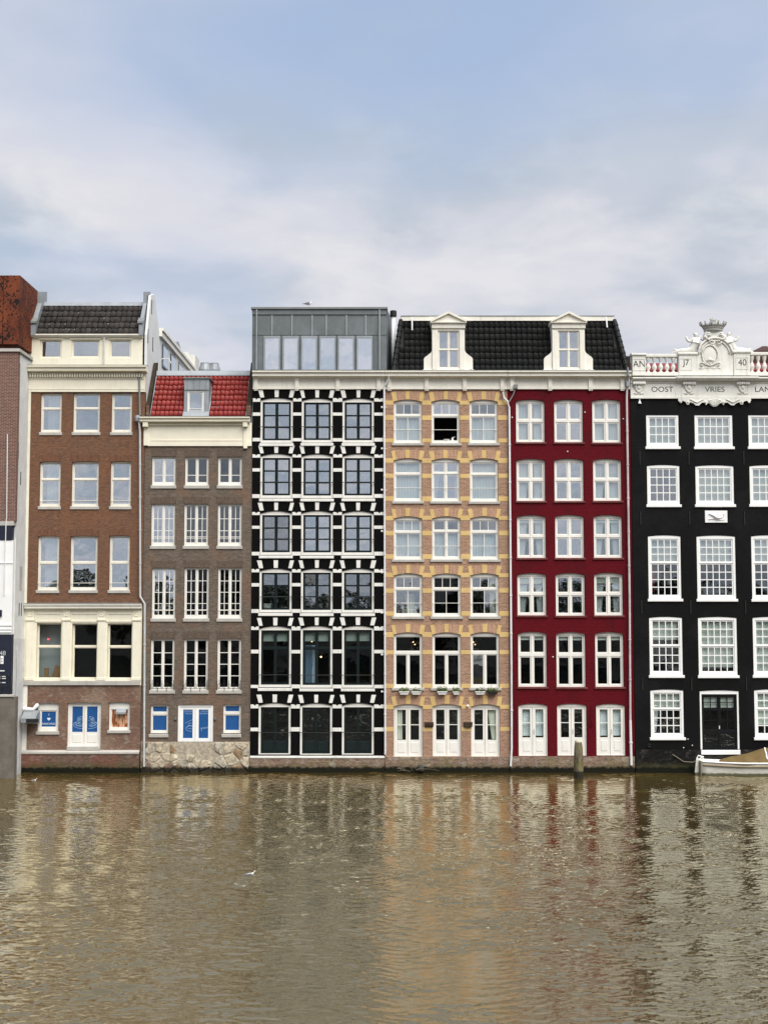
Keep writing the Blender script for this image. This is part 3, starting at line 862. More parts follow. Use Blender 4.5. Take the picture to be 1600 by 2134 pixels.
    for a, b, sgn in ((148, 171.5, 1), (183.5, 206.5, -1)):
        cx = X(b if sgn > 0 else a, 1500)
        ls = []
        for k, (rx, dz) in enumerate(((.30, 0), (.27, .07), (.25, .14), (.24, .21), (.22, .28))):
            ls.append(ell(cx - sgn * .02, Z(1510) + dz, rx, .07, 90 if sgn > 0 else -90, 270 if sgn > 0 else 90, 12))
        ls.append(ell(cx, Z(1511), .44, .18, 90 if sgn > 0 else -90, 270 if sgn > 0 else 90, 16)); ls.append(ell(cx, Z(1509), .37, .13, 100 if sgn > 0 else -80, 260 if sgn > 0 else 80, 16))
        strokes(ls, .009, yy, printline, d, 'pancake_drawing')
    o = lops[2]; o = (o[0], o[1], Z(1522), o[3], .03)
    s = NT('amber drip poster'); p = s.pos(); k = s.noise(p, 5, 3, .5, 0, (3, 3, .5))
    s.bsdf(s.mix(s.ramp(k, .42, .58), (.22, .06, .015), (.62, .36, .22)), .3)
    w = window(H, o, Y, white, white, [(.03, .97, .03, .77, 1, [])], s.m, ft=.05, st=.03, sill=(.06, .14, .06, stone), bottom=.06)
    xa, xb2 = X(243, 1485), X(263, 1485)
    MB().profile(xa, xb2, [(Y - .06, Z(1488)), (Y - .06, Z(1484)), (Y + .05, Z(1477)), (Y + .13, Z(1477)), (Y + .13, Z(1488))]).build('extract_hood', zinc, w)
    # exhaust duct at the corner
    D = MB().profile(X(54, 1495), X(84, 1495), [(-.75, Z(1506, -.7)), (-.75, Z(1497, -.7)), (-.15, Z(1480)), (-.02, Z(1480)), (-.02, Z(1508))]).build('exhaust_hood', zinc, H)
    box('hood_mouth', D, iron, X(56, 1495, -.7), X(82, 1495, -.7), -.765, -.752, Z(1505.5, -.7), Z(1498, -.7))
    MB().tube([(X(52, 1477), -.16, Z(1477)), (X(72, 1478), -.16, Z(1478)), (X(77, 1474), -.10, Z(1472)), (X(78, 1470), .05, Z(1469))], .09, 8).build('duct', pipewhite, D)
    box('wall_bracket', D, iron, X(53, 1490), X(56, 1490), -.3, .0, Z(1487), Z(1484))
    # foundation
    box('foundation', H, basebrown, x0 - .05, x1 - .02, Y - .16, Y + .32, -1, Z(1567.02))
    MB().profile(x0 - .05, x1 - .02, [(Y - .2, Z(1567)), (Y - .2, Z(1570)), (Y - .155, Z(1571.5)), (Y - .155, Z(1567)), (Y - .002, Z(1563)), (Y - .005, Z(1565.5))]).build('ledge', stone, H)
    downpipe(H, [(X(289, 780), -.17, Z(778)), (X(291.5, 790), -.1, Z(792)), (X(293, 865), -.1, Z(866))], .05, lead)
    return H

def side_poly(xa, xb, pts):
    """closed polygon in y,z given a thickness along x"""
    n = len(pts)
    vs = [(xb, y, z) for y, z in pts] + [(xa, y, z) for y, z in pts]
    fs = [tuple(range(n)), tuple(range(2 * n - 1, n - 1, -1))] + [(i, i + n, (i + 1) % n + n, (i + 1) % n) for i in range(n)]
    return vs, fs

def rubble_mortar():
    s = NT('rubble mortar'); p = s.pos(); a = s.noise(p, 6, 6, .7, .4); sp = s.n('ShaderNodeSeparateXYZ'); s.l(p, sp.inputs[0])
    c = s.mix(s.ramp(a, .35, .65), (.33, .28, .21), (.52, .46, .36))
    h2 = s.math('ADD', sp.outputs[2], s.math('MULTIPLY', s.math('SUBTRACT', a, .5), .3))
    c = s.mix(s.ramp(h2, .34, .2, 0, .97), c, (.012, .012, .008))
    s.bsdf(c, .95, 0, .1, s.bump(a, 1.0, .05)); return s.m

# ------------------------------------------------ grey-brown brick house with the red roof
def house_b():
    Y = .05
    x0, x1 = X(297) + .012, X(523.5)
    H = root('brick_house', ((x0 + x1) / 2, Y, 0), 'narrow grey-brown brick house with glossy red tiled roof and small dormer', 'house', 'canal houses standing in the water')
    cols = [(316.5, 366), (385, 435), (454.5, 504)]
    rows = [(952, 1011.5), (1050, 1137.5), (1183, 1289), (1331, 1439)]
    ops = [[opening(a, b, 1000 if r < 2 else 1200, yt, yb + 7, Y, 0) for a, b in cols] for r, (yt, yb) in enumerate(rows)]
    lops = [opening(314, 351.5, 1500, 1468, 1528, Y), opening(371, 444.5, 1500, 1469, 1566, Y), opening(465, 502.5, 1500, 1468, 1528, Y)]
    wall(H, x0, x1, Z(1546), Z(929), [o for r in ops for o in r] + [lops[0], lops[2], (lops[1][0], lops[1][1], Z(1546), lops[1][3])], Y, greybrick)
    half = lambda n, rw: [(0, .475, 0, 1, n, rw), (.525, 1, 0, 1, n, rw)]
    bars = [[.30], [.15, .32, .65], [.10, .25, .50, .75], [.24, .49, .74]]
    for r, (yt, yb) in enumerate(rows):
        for c in range(3):
            o = ops[r][c]; o = (o[0], o[1], Z(yb), o[3], 0)
            g = g_refl if (c == 0 and r < 3) else (g_low if r < 2 else g_clear)
            window(H, o, Y, white, white, half(2 if r in (1, 2) else 1, bars[r]), g, ft=.055 if r < 3 else .06, st=.04, mt=.03, bottom=.12 if r < 3 else .10,
                   sill=(.05, .16, .05, stone), inset=.10, bar=(.17, .010, white, 0) if r in (1, 2) else None)
            arch_blocks(H, o, Y, .33, [(-.04, 1.04, greyarch, 'brick_arch', .004)], .004, 1.05)
    # iron window railings of the fourth row
    for c in range(3):
        o = ops[3][c]; za, zb = Z(1438), Z(1417); ya = Y - .05
        m = MB()
        for xx in (o[0] + .02, o[1] - .02): m.tube([(xx, ya, za), (xx, ya, zb)], .012, 5)
        m.tube([(o[0], ya, za + .07), (o[1], ya, za + .07)], .009, 5)
        n = 5
        for k in range(n):
            xa = o[0] + (o[1] - o[0]) * (k + .5) / n
            m.tube([(xa + .075 * math.cos(t), ya, za + .19 + (.10 + .02 * (k % 2)) * math.sin(t)) for t in [2 * math.pi * j / 10 for j in range(11)]], .008, 4, False)
            m.tube([(xa, ya, za + .07), (xa, ya, zb + .02 * math.cos(k))], .008, 4)
        for xx in (o[0] + .35, o[1] - .35): m.box(xx - .012, xx + .012, ya, Y + .02, za - .1, za + .08)
        m.build('window_railing', iron, H)
    for i, o in enumerate((lops[0], lops[2])):
        w = window(H, o, Y, white, white, [(0, 1, 0, .64, 1, []), (0, 1, .72, 1, 1, [])], printblue, ft=.045, st=.045, bottom=.08, inset=.10, sill=(.06, .0, .0, stone))
        box('sill', w, stone, o[0] - .06, o[1] + .02, Y - .06, Y + .03, Z(1537), Z(1530), True)
    o = lops[1]
    d = window(H, o, Y, white2, white2, [(0, .495, 0, 1, 1, []), (.505, 1, 0, 1, 1, [])], printblue, name='door', leaf='door_leaf', ft=.10, st=.13, bottom=.02, panels=(.28, .28), inset=.04)
    yy = Y + .04 + .048
    xl, xr = X(392, 1490), X(427, 1490)
    for t, xx, py, hh in (('A PANCAKE', xl, 1482.5, .075), ('THE DOCT', xl + .05, 1487.5, .075), ('A DAY KEEPS', xr, 1482.5, .075), ('OR AWAY', xr - .06, 1487.5, .075)):
        text(t, printline, d, xx, yy, Z(py), hh, .002, maxw=.42)
    ls = [ell(xl + .1, Z(1519), .22, .12, 40, 320, 18), ell(xl + .1, Z(1516), .18, .07, 0, 360, 18), [(xl - .15, Z(1508)), (xl + .02, Z(1504)), (xl + .2, Z(1500)), (xl + .22, Z(1498))], ell(xl + .12, Z(1510), .12, .06, 0, 300, 14)]
    strokes(ls, .007, yy, printline, d, 'pan_drawing')
    strokes([[(xr - .22, Z(1518)), (xr, Z(1516.5)), (xr + .2, Z(1515)), (xr + .2, Z(1517)), (xr, Z(1518.5)), (xr - .22, Z(1520))], ell(xr - .22, Z(1521), .07, .07, -60, 60, 8)], .007, yy, printline, d, 'pan_drawing')
    for px in (366, 448.5):
        MB().cham(X(px - 2, 1497), X(px + 2, 1497), Y - .08, Y, Z(1500), Z(1496), .02).ball((X(px, 1497), Y - .06, Z(1499.5)), .035, .03, .03, 6, 4).build('wall_lamp', zincd, H)
    # frieze and cornice
    box('frieze', H, cream, x0 + .03, x1 - .03, Y - .05, Y + .3, Z(929.5), Z(881))
    MB().box(x0 + .28, x1 - .28, Y - .075, Y - .051, Z(919), Z(916.5)).box(x0 + .03, x1 - .03, Y - .075, Y - .051, Z(929.5), Z(920)).build('frieze_moulding', cream, H)
    crown(H, X(294, 875), X(521.5, 875), 868, 881, Y, cream, .42, dent=(50, .03, .07), top=lead)
    for a, b, yb in ((299.5, 310.5, 929), (507, 517, 935)):
        MB().cham(X(a, 890), X(b, 890), Y - .30, Y - .05, Z(891), Z(881), .02).cham(X(a, 890) + .02, X(b, 890) - .02, Y - .12, Y - .05, Z(yb), Z(891.1), .015).build('bracket', cream, H)
    # roof
    ye, ze = .2, Z(866.5, .2); yt_ = 1.7; zt_ = Z(782, yt_)
    sl = math.atan2(zt_ - ze, yt_ - ye); nr = 8; L = math.hypot(zt_ - ze, yt_ - ye)
    bx0, bx1 = X(315, 866, ye), X(512, 866, ye); tx0, tx1 = X(331, 781, yt_), X(517, 781, yt_)
    rf = MB().profile(x0 + .02, x1 - .02, [(ye, ze - .02), (yt_, zt_ - .02), (yt_ + .6, zt_ - .02), (yt_ + .6, ze - .5), (ye, ze - .5)]).build('roof', zinc, H)
    w = .214
    tm = tile_mesh('roof_tile', w, L / nr, t_red, .03)
    dx0, dx1 = X(383, 830, .35), X(441, 830, .5)
    lay_tiles(rf, tm, w, L / nr, (ye, ze), sl, nr, lambda t: (bx0 + (tx0 - bx0) * t * .35, bx1 + .16), skip=lambda xx, zz: dx0 - .03 < xx < dx1 + .04 and zz < Z(797, 1.3), x_anchor=bx0)
    MB().profile(tx0 - .1, tx1 + .1, [(yt_ - .1, zt_ - .03), (yt_ - .02, Z(779, yt_)), (yt_ + .05, Z(772, yt_)), (yt_ + .6, Z(771, yt_)), (yt_ + .6, zt_ - .1)]).build('ridge_flashing', zinc, H)
    for a, b in ((299.5, 311), (513.5, 523)):
        xa, xb2 = X(a, 845), X(b, 845)
        MB().profile(max(xa, x0 + .03), min(xb2, x1 - .01), [(.12, ze - .05), (.12, Z(843)), (.22, Z(840)), (1.9, Z(756, 1.9)), (2.3, Z(756, 2.3)), (2.3, ze - .05)]).build('party_parapet', darkbrickp, H)
        box('parapet_foot', H, basebrown, max(xa, x0 + .03), min(xb2, x1 - .01), .02, .119, ze - .02, Z(845), True)
    MB().profile(X(311.5, 866), X(315, 866), [(ye - .02, ze + .01), (yt_, zt_ + .05), (yt_, zt_), (ye, ze - .1)]).build('valley_gutter', zinc, H)
    # dormer
    da, db = X(384, 830, .35), X(435.5, 830, .35); yd = .36; zd0, zd1 = Z(866, .35), Z(789, .35)
    wo = opening(390.5, 425, 840, 815, 863, yd)
    D = MB().plate(da, db, zd0 - .05, zd1, [wo], yd, yd + 1.3, hole_depth=yd + .15).build('dormer', zinc, H)
    MB().box(da - .05, db + .07, yd - .08, yd + 1.35, zd1 + .002, zd1 + .06).build('dormer_roof', lead, D)
    MB().box(da, db, yd - .02, yd - .002, Z(816, .35) + .05, Z(815, .35) + .08).build('dormer_seam', zincd, D)
    for k in range(4):
        xx = da + (db - da) * (k + .5) / 4
        box('dormer_seam', D, lead, xx - .008, xx + .008, yd - .018, yd - .002, Z(813, .35), zd1 - .01)
    window(H, wo, yd, white, white, [(0, 1, 0, 1, 1, [.18])], g_refl, ft=.05, st=.045, inset=.02)
    box('dormer_interior', D, inner, wo[0], wo[1], yd + .8, yd + .85, wo[2], wo[3])
    # roof fans
    for px, Yv, s_, nm in ((428, 3.4, 1.0, 0), (447, 5.0, .92, 1)):
        zz = Z(774, Yv); r = 15 / 44 * s_
        MB().lathe((X(px, 765, Yv), Yv, zz - .9), [(r * .8, 0), (r * .8, .85), (r * 1.02, .88), (r * 1.02, .95), (r * .72, 1.25), (r * .70, 1.32), (r * .3, 1.34)], 16).build('roof_fan', zinc, H, smooth=False)
    MB().tube([(X(330, 770, 2.2), 2.2, Z(775, 2.2)), (X(331, 755, 2.2), 2.2, Z(757, 2.2)), (X(338, 748, 2.2), 2.2, Z(748, 2.2)), (X(352, 748, 2.2), 2.2, Z(747, 2.2)), (X(357, 755, 2.2), 2.2, Z(757, 2.2))], .022, 6).build('roof_pipe', pipewhite, H)
    MB().box(X(519.5, 757), X(522.5, 757), .8, .9, Z(775, .8), Z(756, .8)).build('vent_post', iron, H)
    zb = Z(868)
    shell(H, x0, x1, zb - .1, Y, [Z(1455), Z(1311), Z(1163), Z(1033), Z(938)], darkbrickp)
    # rubble foundation: mortar core and one stone each
    core = box('foundation', H, rubble_mortar(), x0 + .01, x1 - .01, Y - .02, Y + .32, -1, Z(1546.02))
    sm = []
    for i, (col, nm) in enumerate((((.58, .50, .37), 'sandy rubble stone'), ((.50, .45, .36), 'grey rubble stone'), ((.36, .25, .15), 'brown rubble stone'), ((.28, .20, .145), 'dark rubble stone'))):
        s = NT(nm); p = s.pos(); a = s.noise(p, 5, 6, .7, .5); sp = s.n('ShaderNodeSeparateXYZ'); s.l(p, sp.inputs[0])
        c = s.mix(s.ramp(a, .35, .7), mul(col, .6), mul(col, 1.15))
        e = s.noise(p, 6, 4, .7); h2 = s.math('ADD', sp.outputs[2], s.math('MULTIPLY', s.math('SUBTRACT', e, .5), .3))
        c = s.mix(s.ramp(h2, .32, .17, 0, .96), c, (.014, .014, .009))
        s.bsdf(c, .9, 0, .2, s.bump(a, .9, .04)); sm.append(s.m)
    rng = random.Random(3); door = lops[1]
    zt2 = Z(1546) - .01; pts = []
    while len(pts) < 78:                                     # irregular cells: each point keeps the ground nearer to it than to its neighbours
        p = (rng.uniform(x0 + .05, x1 - .05), rng.uniform(-.1, zt2))
        if all(((p[0] - q[0]) * .75) ** 2 + ((p[1] - q[1]) * 1.25) ** 2 > .20 ** 2 for q in pts): pts.append(p)
        elif rng.random() < .002: break
    for p in pts:
        poly = [(x0 + .02, -.25), (x1 - .02, -.25), (x1 - .02, zt2), (x0 + .02, zt2)]
        for q in pts:
            if q is p or abs(q[0] - p[0]) > 1.8: continue
            mx, mz = (p[0] + q[0]) / 2, (p[1] + q[1]) / 2; nx, nz = q[0] - p[0], q[1] - p[1]
            out = []
            for i in range(len(poly)):
                A, B2 = poly[i], poly[(i + 1) % len(poly)]
                da, db_ = (A[0] - mx) * nx + (A[1] - mz) * nz, (B2[0] - mx) * nx + (B2[1] - mz) * nz
                if da <= 0: out.append(A)
                if da * db_ < 0:
                    f = da / (da - db_); out.append((A[0] + (B2[0] - A[0]) * f, A[1] + (B2[1] - A[1]) * f))
            poly = out
            if len(poly) < 3: break
        if len(poly) < 3: continue
        cx = sum(v[0] for v in poly) / len(poly); cz = sum(v[1] for v in poly) / len(poly)
        if door[0] - .06 < cx < door[1] + .06 and max(v[1] for v in poly) > door[2] + .02: continue
        g1 = rng.uniform(.90, .97)
        # subdivide and roughen the outline
        ring_ = []
        for i in range(len(poly)):
            A, B2 = poly[i], poly[(i + 1) % len(poly)]
            ring_ += [A, ((A[0] + B2[0]) / 2 + rng.gauss(0, .012), (A[1] + B2[1]) / 2 + rng.gauss(0, .012))]
        n = len(ring_); dpt = rng.uniform(.03, .11)
        r1 = [(cx + (v[0] - cx) * g1, cz + (v[1] - cz) * g1) for v in ring_]
        vs = [(v[0], Y, v[1]) for v in r1] + [(cx + (v[0] - cx) * rng.uniform(.78, .94), Y - dpt * rng.uniform(.55, 1.0), cz + (v[1] - cz) * rng.uniform(.76, .92)) for v in r1] + [(cx + rng.gauss(0, .04), Y - dpt * rng.uniform(.7, 1.1), cz + rng.gauss(0, .03))]
        fs = [(k, (k + 1) % n, n + (k + 1) % n, n + k) for k in range(n)] + [(n + k, n + (k + 1) % n, 2 * n) for k in range(n)]
        MB().add(vs, fs).build('rubble_stone', sm[rng.choice((0, 0, 0, 0, 1, 1, 1, 2, 3))], core)
    downpipe(H, [(X(291.5, 880), -.17, Z(880)), (X(293, 900), -.1, Z(900)), (X(293.5, 1240), -.1, Z(1243)), (X(303, 1258), -.1, Z(1259)), (X(301.5, 1590), -.1, Z(1597))], .05, pipegrey)
    MB().lathe((X(289, 870), -.17, Z(881)), [(.05, 0), (.13, .05), (.15, .2), (.12, .30), (.05, .34)], 10).build('hopper_head', zinc, H)
    return H
# ------------------------------------------------ black and white banded house with the zinc box on top
def frieze3(H, x0, x1, Y, brackets, mat):
    """white cornice shared in style by the three tall houses"""
    crown(H, x0, x1, 772, 787, Y, mat, .45, top=lead)
    box('frieze', H, mat, x0, x1, Y - .05, Y + .3, Z(811.5), Z(786))
    MB().box(x0, x1, Y - .085, Y - .051, Z(811.5), Z(808)).build('frieze_moulding', mat, H)
    for px in brackets:
        xc = X(px, 800); m = MB()
        m.prism([(xc - .09, Z(809)), (xc + .09, Z(809)), (xc + .09, Z(793)), (xc + .17, Z(787.5)), (xc - .17, Z(787.5)), (xc - .09, Z(793))], Y - .15, Y - .052)
        for k in (-1, 0, 1): m.box(xc + k * .065 - .02, xc + k * .065 + .02, Y - .13, Y - .052, Z(815), Z(812))
        m.box(xc - .10, xc + .10, Y - .14, Y - .052, Z(812), Z(809.1))
        m.build('bracket', mat, H)

def house_c():
    Y = 0.0
    x0, x1 = X(523.5) + .012, X(802)
    H = root('brick_house', ((x0 + x1) / 2, Y, 0), 'black painted house with white stone bands and a zinc-clad box on its roof', 'house', 'canal houses standing in the water')
    cols = [(543, 610), (628.5, 694.5), (713.5, 779.5)]
    rows = [(830, 923), (946, 1038), (1065, 1157), (1185, 1277), (1304.5, 1433.5), (1465.5, 1573)]
    bands = [[(830, 837), (860, 866.5), (913, 920)], [(947, 953.5), (976, 983), (1030, 1037.5)], [(1067, 1073.5), (1095.5, 1102), (1150, 1157.5)],
             [(1186, 1193), (1215, 1222), (1269.5, 1277)], [(1305.5, 1313.5), (1354, 1361.5), (1427, 1434)], [(1468, 1476), (1516, 1524)]]
    rise = .12
    ops = [[opening(a, b, 880, yt, yb, Y, rise) for a, b in cols] for yt, yb in rows]
    wall(H, x0, x1, Z(1575), Z(811), [o for r in ops for o in r], Y, blackwall)
    for r in range(6):
        for c in range(3):
            o = ops[r][c]
            if r < 4: sa = [(0, .475, 0, 1, 1, [.333, .667]), (.525, 1, 0, 1, 1, [.333, .667])]
            elif r == 4: sa = [(0, .475, 0, .655, 1, []), (.525, 1, 0, .655, 1, []), (0, .475, .69, 1, 1, []), (.525, 1, .69, 1, 1, [])]
            else: sa = [(0, .48, 0, 1, 1, [.32]), (.52, 1, 0, 1, 1, [.32])]
            g = [g_refl, g_refl, [g_mid, g_refl, g_refl][c], g_mid, g_clear, g_clear][r]
            x, xx, z0, z1, rs = o
            # white casing outside, dark green sashes within
            m = MB().plate(x + .004, xx - .004, z0 + .004, z1 - rs, [(x + .10, xx - .10, z0 + .13 if r < 5 else z0 + .05, z1 - rs - .07)], Y + .05, Y + .13)
            m.prism(arch_pts(x + .004, xx - .004, z1 - .004, rs)[::-1], Y + .05, Y + .13)
            cs = m.build('casing', white, H)
            io = (x + .10, xx - .10, z0 + .13 if r < 5 else z0 + .05, z1 - rs - .07, 0)
            pan = (.26, .26) if r == 5 else ()
            if r == 5: sa = [(0, .48, 0, 1, 1, []), (.52, 1, 0, 1, 1, [])]
            window(H, io, Y, darkgreen, darkgreen, sa, g, ft=.05, st=.035, mt=.07, inset=.08, jitter=.006, panels=pan,
                   name='window' if r < 5 else 'door', leaf='sash' if r < 5 else 'door_leaf',
                   bar=([.345, .345, .345, .345, .18, .46][r], .016, iron, .06, .12))
            if r < 5: box('sill', cs, whitest, x - .04, xx + .04, Y - .07, Y + .04, z0 - .16, z0 - .03, True)
            arch_blocks(H, (o[0], o[1], o[2], o[3], .02), Y, .36, [(.0, .115, whitest, 'voussoir', .02), (.445, .56, whitest, 'voussoir', .02), (.885, 1.0, whitest, 'voussoir', .02)], .02, 1.13, .035)
        xs = [x0] + [v for o in ops[r] for v in (o[0], o[1])] + [x1]
        for bi, (ya, yb) in enumerate(bands[r]):
            for k in range(0, 8, 2):
                a, b = xs[k] + .004, xs[k + 1] - .004
                za, zb = Z(yb + JIT.gauss(0, .25)), Z(ya + JIT.gauss(0, .25)); xm = (a + b) / 2 + JIT.gauss(0, .01)
                pts = [(a, za), (b, za), (b, zb), (xm + .07, zb), (xm + .03, zb - .03), (xm, zb - .07), (xm - .03, zb - .03), (xm - .07, zb), (a, zb)] if bi == 0 else [(a, za), (b, za), (b, zb), (a, zb)]
                MB().prism(pts, Y - .018, Y + .04).build('stone_band', whitest, H)
    for c, nm in enumerate(('left', 'middle', 'right')):
        o = ops[4][c]; h = o[3] - o[2]
        hang('roller_blind', o[0] + .18, o[1] - .18, o[2] + .76 * h, o[3] - .2, Y + .30, paint('grey blind cloth' + nm, (.30, .34, .30), .9, .05, streak=False), 'grey-green blind behind upper panes, %s window, fifth row, white-banded black house' % nm)
    o = ops[4][1]
    hang('curtain', o[0] + .19, o[0] + .62, o[2] + .15, o[2] + 1.95, Y + .36, paint('steel blue cloth', (.10, .15, .22), .8, .1, streak=False), 'steel blue cloth, middle window, fifth row, white-banded black house', 3, .3)
    hang('curtain', o[0] + .52, o[0] + .70, o[2] + .15, o[2] + 1.95, Y + .33, paint('pale blue cloth', (.45, .52, .60), .8, .1, streak=False), 'narrow pale blue cloth strip, middle window, fifth row, white-banded black house', 2)
    o = ops[3][0]
    MB().cham(o[0] + .17, o[0] + .52, Y + .32, Y + .45, o[2] - .02, o[2] + .42, .02).build('white_box', white2, None, label='white box on the sill, left window, fourth row, white-banded black house', category='box')
    frieze3(H, x0, x1, Y, (534, 619, 704, 789), cream2)
    box('plinth_course', H, whitest, x0, x1 - .01, Y - .08, Y + .3, Z(1580), Z(1575.03), True)
    box('foundation', H, baseb, x0, x1 - .01, Y - .05, Y + .32, -1, Z(1580.03))
    zc = Z(772)
    shell(H, x0, x1, zc, Y, [Z(1450), Z(1294), Z(1175), Z(1055), Z(938), Z(818)], darkbrickp)
    # zinc box
    Yb = .34
    a, b = X(525.5, 705, Yb), X(805.5, 705, Yb); z0, z1 = Z(775, Yb), Z(643, Yb)
    B = MB().add([(a, Yb + .03, z0), (b, Yb + .03, z0), (b + .42, Yb + 3.4, z0), (a, Yb + 3.4, z0), (a, Yb + .03, z1), (b, Yb + .03, z1), (b + .42, Yb + 3.4, z1), (a, Yb + 3.4, z1)],
                 [(0, 3, 2, 1), (4, 5, 6, 7), (1, 2, 6, 5), (2, 3, 7, 6), (3, 0, 4, 7), (0, 1, 5, 4)]).build('roof_box', zincd, H)
    zw = Z(699, Yb)
    seams = [525.5, 567, 608.5, 650.5, 680, 722, 762, 805.5]
    for p, q in zip(seams[:-1], seams[1:]):
        xa, xb = X(p, 680, Yb) + .012, X(q, 680, Yb) - .012
        MB().cham(xa, xb, Yb - .002, Yb + .028, zw + .015, Z(657, Yb), .008).build('cladding_panel', zincd, B)
    for p in seams[1:-1]:
        xa = X(p, 680, Yb); box('standing_seam', B, zinc, xa - .03, xa + .03, Yb - .05, Yb + .028, zw, Z(657, Yb))
    for p, q in ((525.5, 551), (777.5, 805.5)):
        MB().cham(X(p, 735, Yb) + .01, X(q, 735, Yb) - .01, Yb - .002, Yb + .028, z0, zw - .01, .008).build('cladding_panel', zincd, B)
    MB().cham(a + .0, b + .0, Yb - .05, Yb + .028, Z(656.5, Yb), Z(645, Yb), .02).build('roof_fascia', zincd, B)
    box('roof_edge', B, lead, a - .05, b + .05, Yb - .12, Yb + 3.5, Z(645, Yb) + .002, Z(641, Yb))
    for px in (535, 790.5):
        xx = X(px, 705, Yb); MB().tube([(xx, Yb - .09, Z(646, Yb)), (xx, Yb - .09, Z(771, Yb))], .04, 8).build('box_drainpipe', zinc, B)
    for (p, q) in ((553, 581), (592, 619.7), (630.6, 658), (668.6, 696.5), (707, 735), (746, 773.5)):
        xa, xb = X(p, 735, Yb), X(q, 735, Yb); za, zb = Z(770.5, Yb), Z(705, Yb)
        MB().plate(xa - .07, xb + .07, za - .05, zb + .11, [(xa, xb, za, zb)], Yb - .06, Yb + .028).build('box_window_frame', zinc, B)
        unit('pane', g_sky, B, xa - .005, xb + .005, Yb - .03, Yb - .022, za - .005, zb + .005, .01)
    # flue
    Fx = X(819.5, 720, 1.0)
    fl = MB().tube([(Fx, 1.0, Z(774, 1.0)), (Fx, 1.0, Z(659, 1.0))], .10, 12).build('flue_pipe', pipewhite, H, smooth=True)
    MB().lathe((Fx, 1.0, Z(660, 1.0)), [(.15, 0), (.16, .02), (.16, .27), (.14, .29)], 12).build('flue_cap', iron, fl)
    # drainpipe between this house and the next
    xp = X(800.5, 900)
    downpipe(H, [(X(810, 790), -.30, Z(787)), (X(810, 795), -.25, Z(793)), (X(800.5, 806), -.12, Z(807)), (xp, -.10, Z(830)), (X(802.5, 1570), -.10, Z(1572))], .045, pipewhite)
    for py in (849, 935, 1021, 1107, 1193, 1277, 1364, 1441):
        MB().ball((xp - .11, -.06, Z(py)), .055, .03, .055, 8, 4).tube([(xp - .11, -.06, Z(py)), (xp + .12, -.06, Z(py))], .015, 5).build('pipe_anchor', whitest, H)
    return H

MSPLIT = X(1060) + .006
# ------------------------------------------------ dormer with scrolled wings (used twice)
def scroll_dormer(H, cx, Y):
    k = lambda dx, py: (X(cx + dx, py, Y), Z(py, Y))
    wo = opening(cx - 22.5, cx + 22.5, 728, 689, 768, Y)
    xa, xb = X(cx - 34, 728, Y), X(cx + 34, 728, Y)
    D = MB().plate(xa, xb, Z(771, Y), Z(685, Y), [wo], Y, Y + 1.0, hole_depth=Y + .14).build('dormer', cream2, H)
    for s in (-1, 1):
        pts = [k(s * 34.2, 771), k(s * 51, 771), k(s * 51, 748)]
        for (dx, py) in ((49.5, 745), (47, 742.5), (43, 740), (40, 737.5), (37, 735), (35, 731.5), (34.2, 728)): pts.append(k(s * dx, py))
        MB().prism(pts, Y + .04, Y + .22).build('dormer_wing', cream2, D)
    box('dormer_base', D, cream2, X(cx - 53.5, 770, Y), X(cx + 53.5, 770, Y), Y - .06, Y + .25, Z(773, Y), Z(770.8, Y), True)
    for s in (-1, 1):
        MB().cham(X(cx + s * 28.5, 728, Y) - .12, X(cx + s * 28.5, 728, Y) + .12, Y - .035, Y - .002, Z(770, Y), Z(690, Y), .012).build('dormer_pilaster', cream2, D)
    MB().cham(X(cx - 35, 680, Y), X(cx + 35, 680, Y), Y - .07, Y + .9, Z(685, Y) + .002, Z(675.5, Y), .02).build('dormer_fascia', cream2, D)
    MB().profile(X(cx - 37.5, 674, Y), X(cx + 37.5, 674, Y), [(Y - .17, Z(672.5, Y)), (Y - .17, Z(673.6, Y)), (Y - .09, Z(675.4, Y)), (Y + .9, Z(675.4, Y)), (Y + .9, Z(672.5, Y))]).build('dormer_cornice', cream2, D)
    ap = k(0, 654.5); l_, r_ = k(-34, 672.3), k(34, 672.3)
    MB().prism([l_, r_, ap], Y - .06, Y + .9).build('pediment', cream2, D)
    for s, e in ((-1, k(-37, 672.4)), (1, k(37, 672.4))):
        d = Vector((ap[0] - e[0], ap[1] - e[1])).normalized(); n = Vector((-d.y, d.x)) * (.085 if s < 0 else -.085)
        MB().prism([e, ap, (ap[0], ap[1] + .11), (e[0] + n.x * .6, e[1] + .09)], Y - .17, Y + .9).build('pediment_moulding', cream2, D)
    window(H, wo, Y, cream2, cream2, [(0, .47, 0, .485, 1, []), (.53, 1, 0, .485, 1, []), (0, .47, .515, 1, 1, []), (.53, 1, .515, 1, 1, [])], g_refl, ft=.04, st=.03, inset=.04)
    box('dormer_interior', D, inner, wo[0], wo[1], Y + .7, Y + .75, wo[2], wo[3])

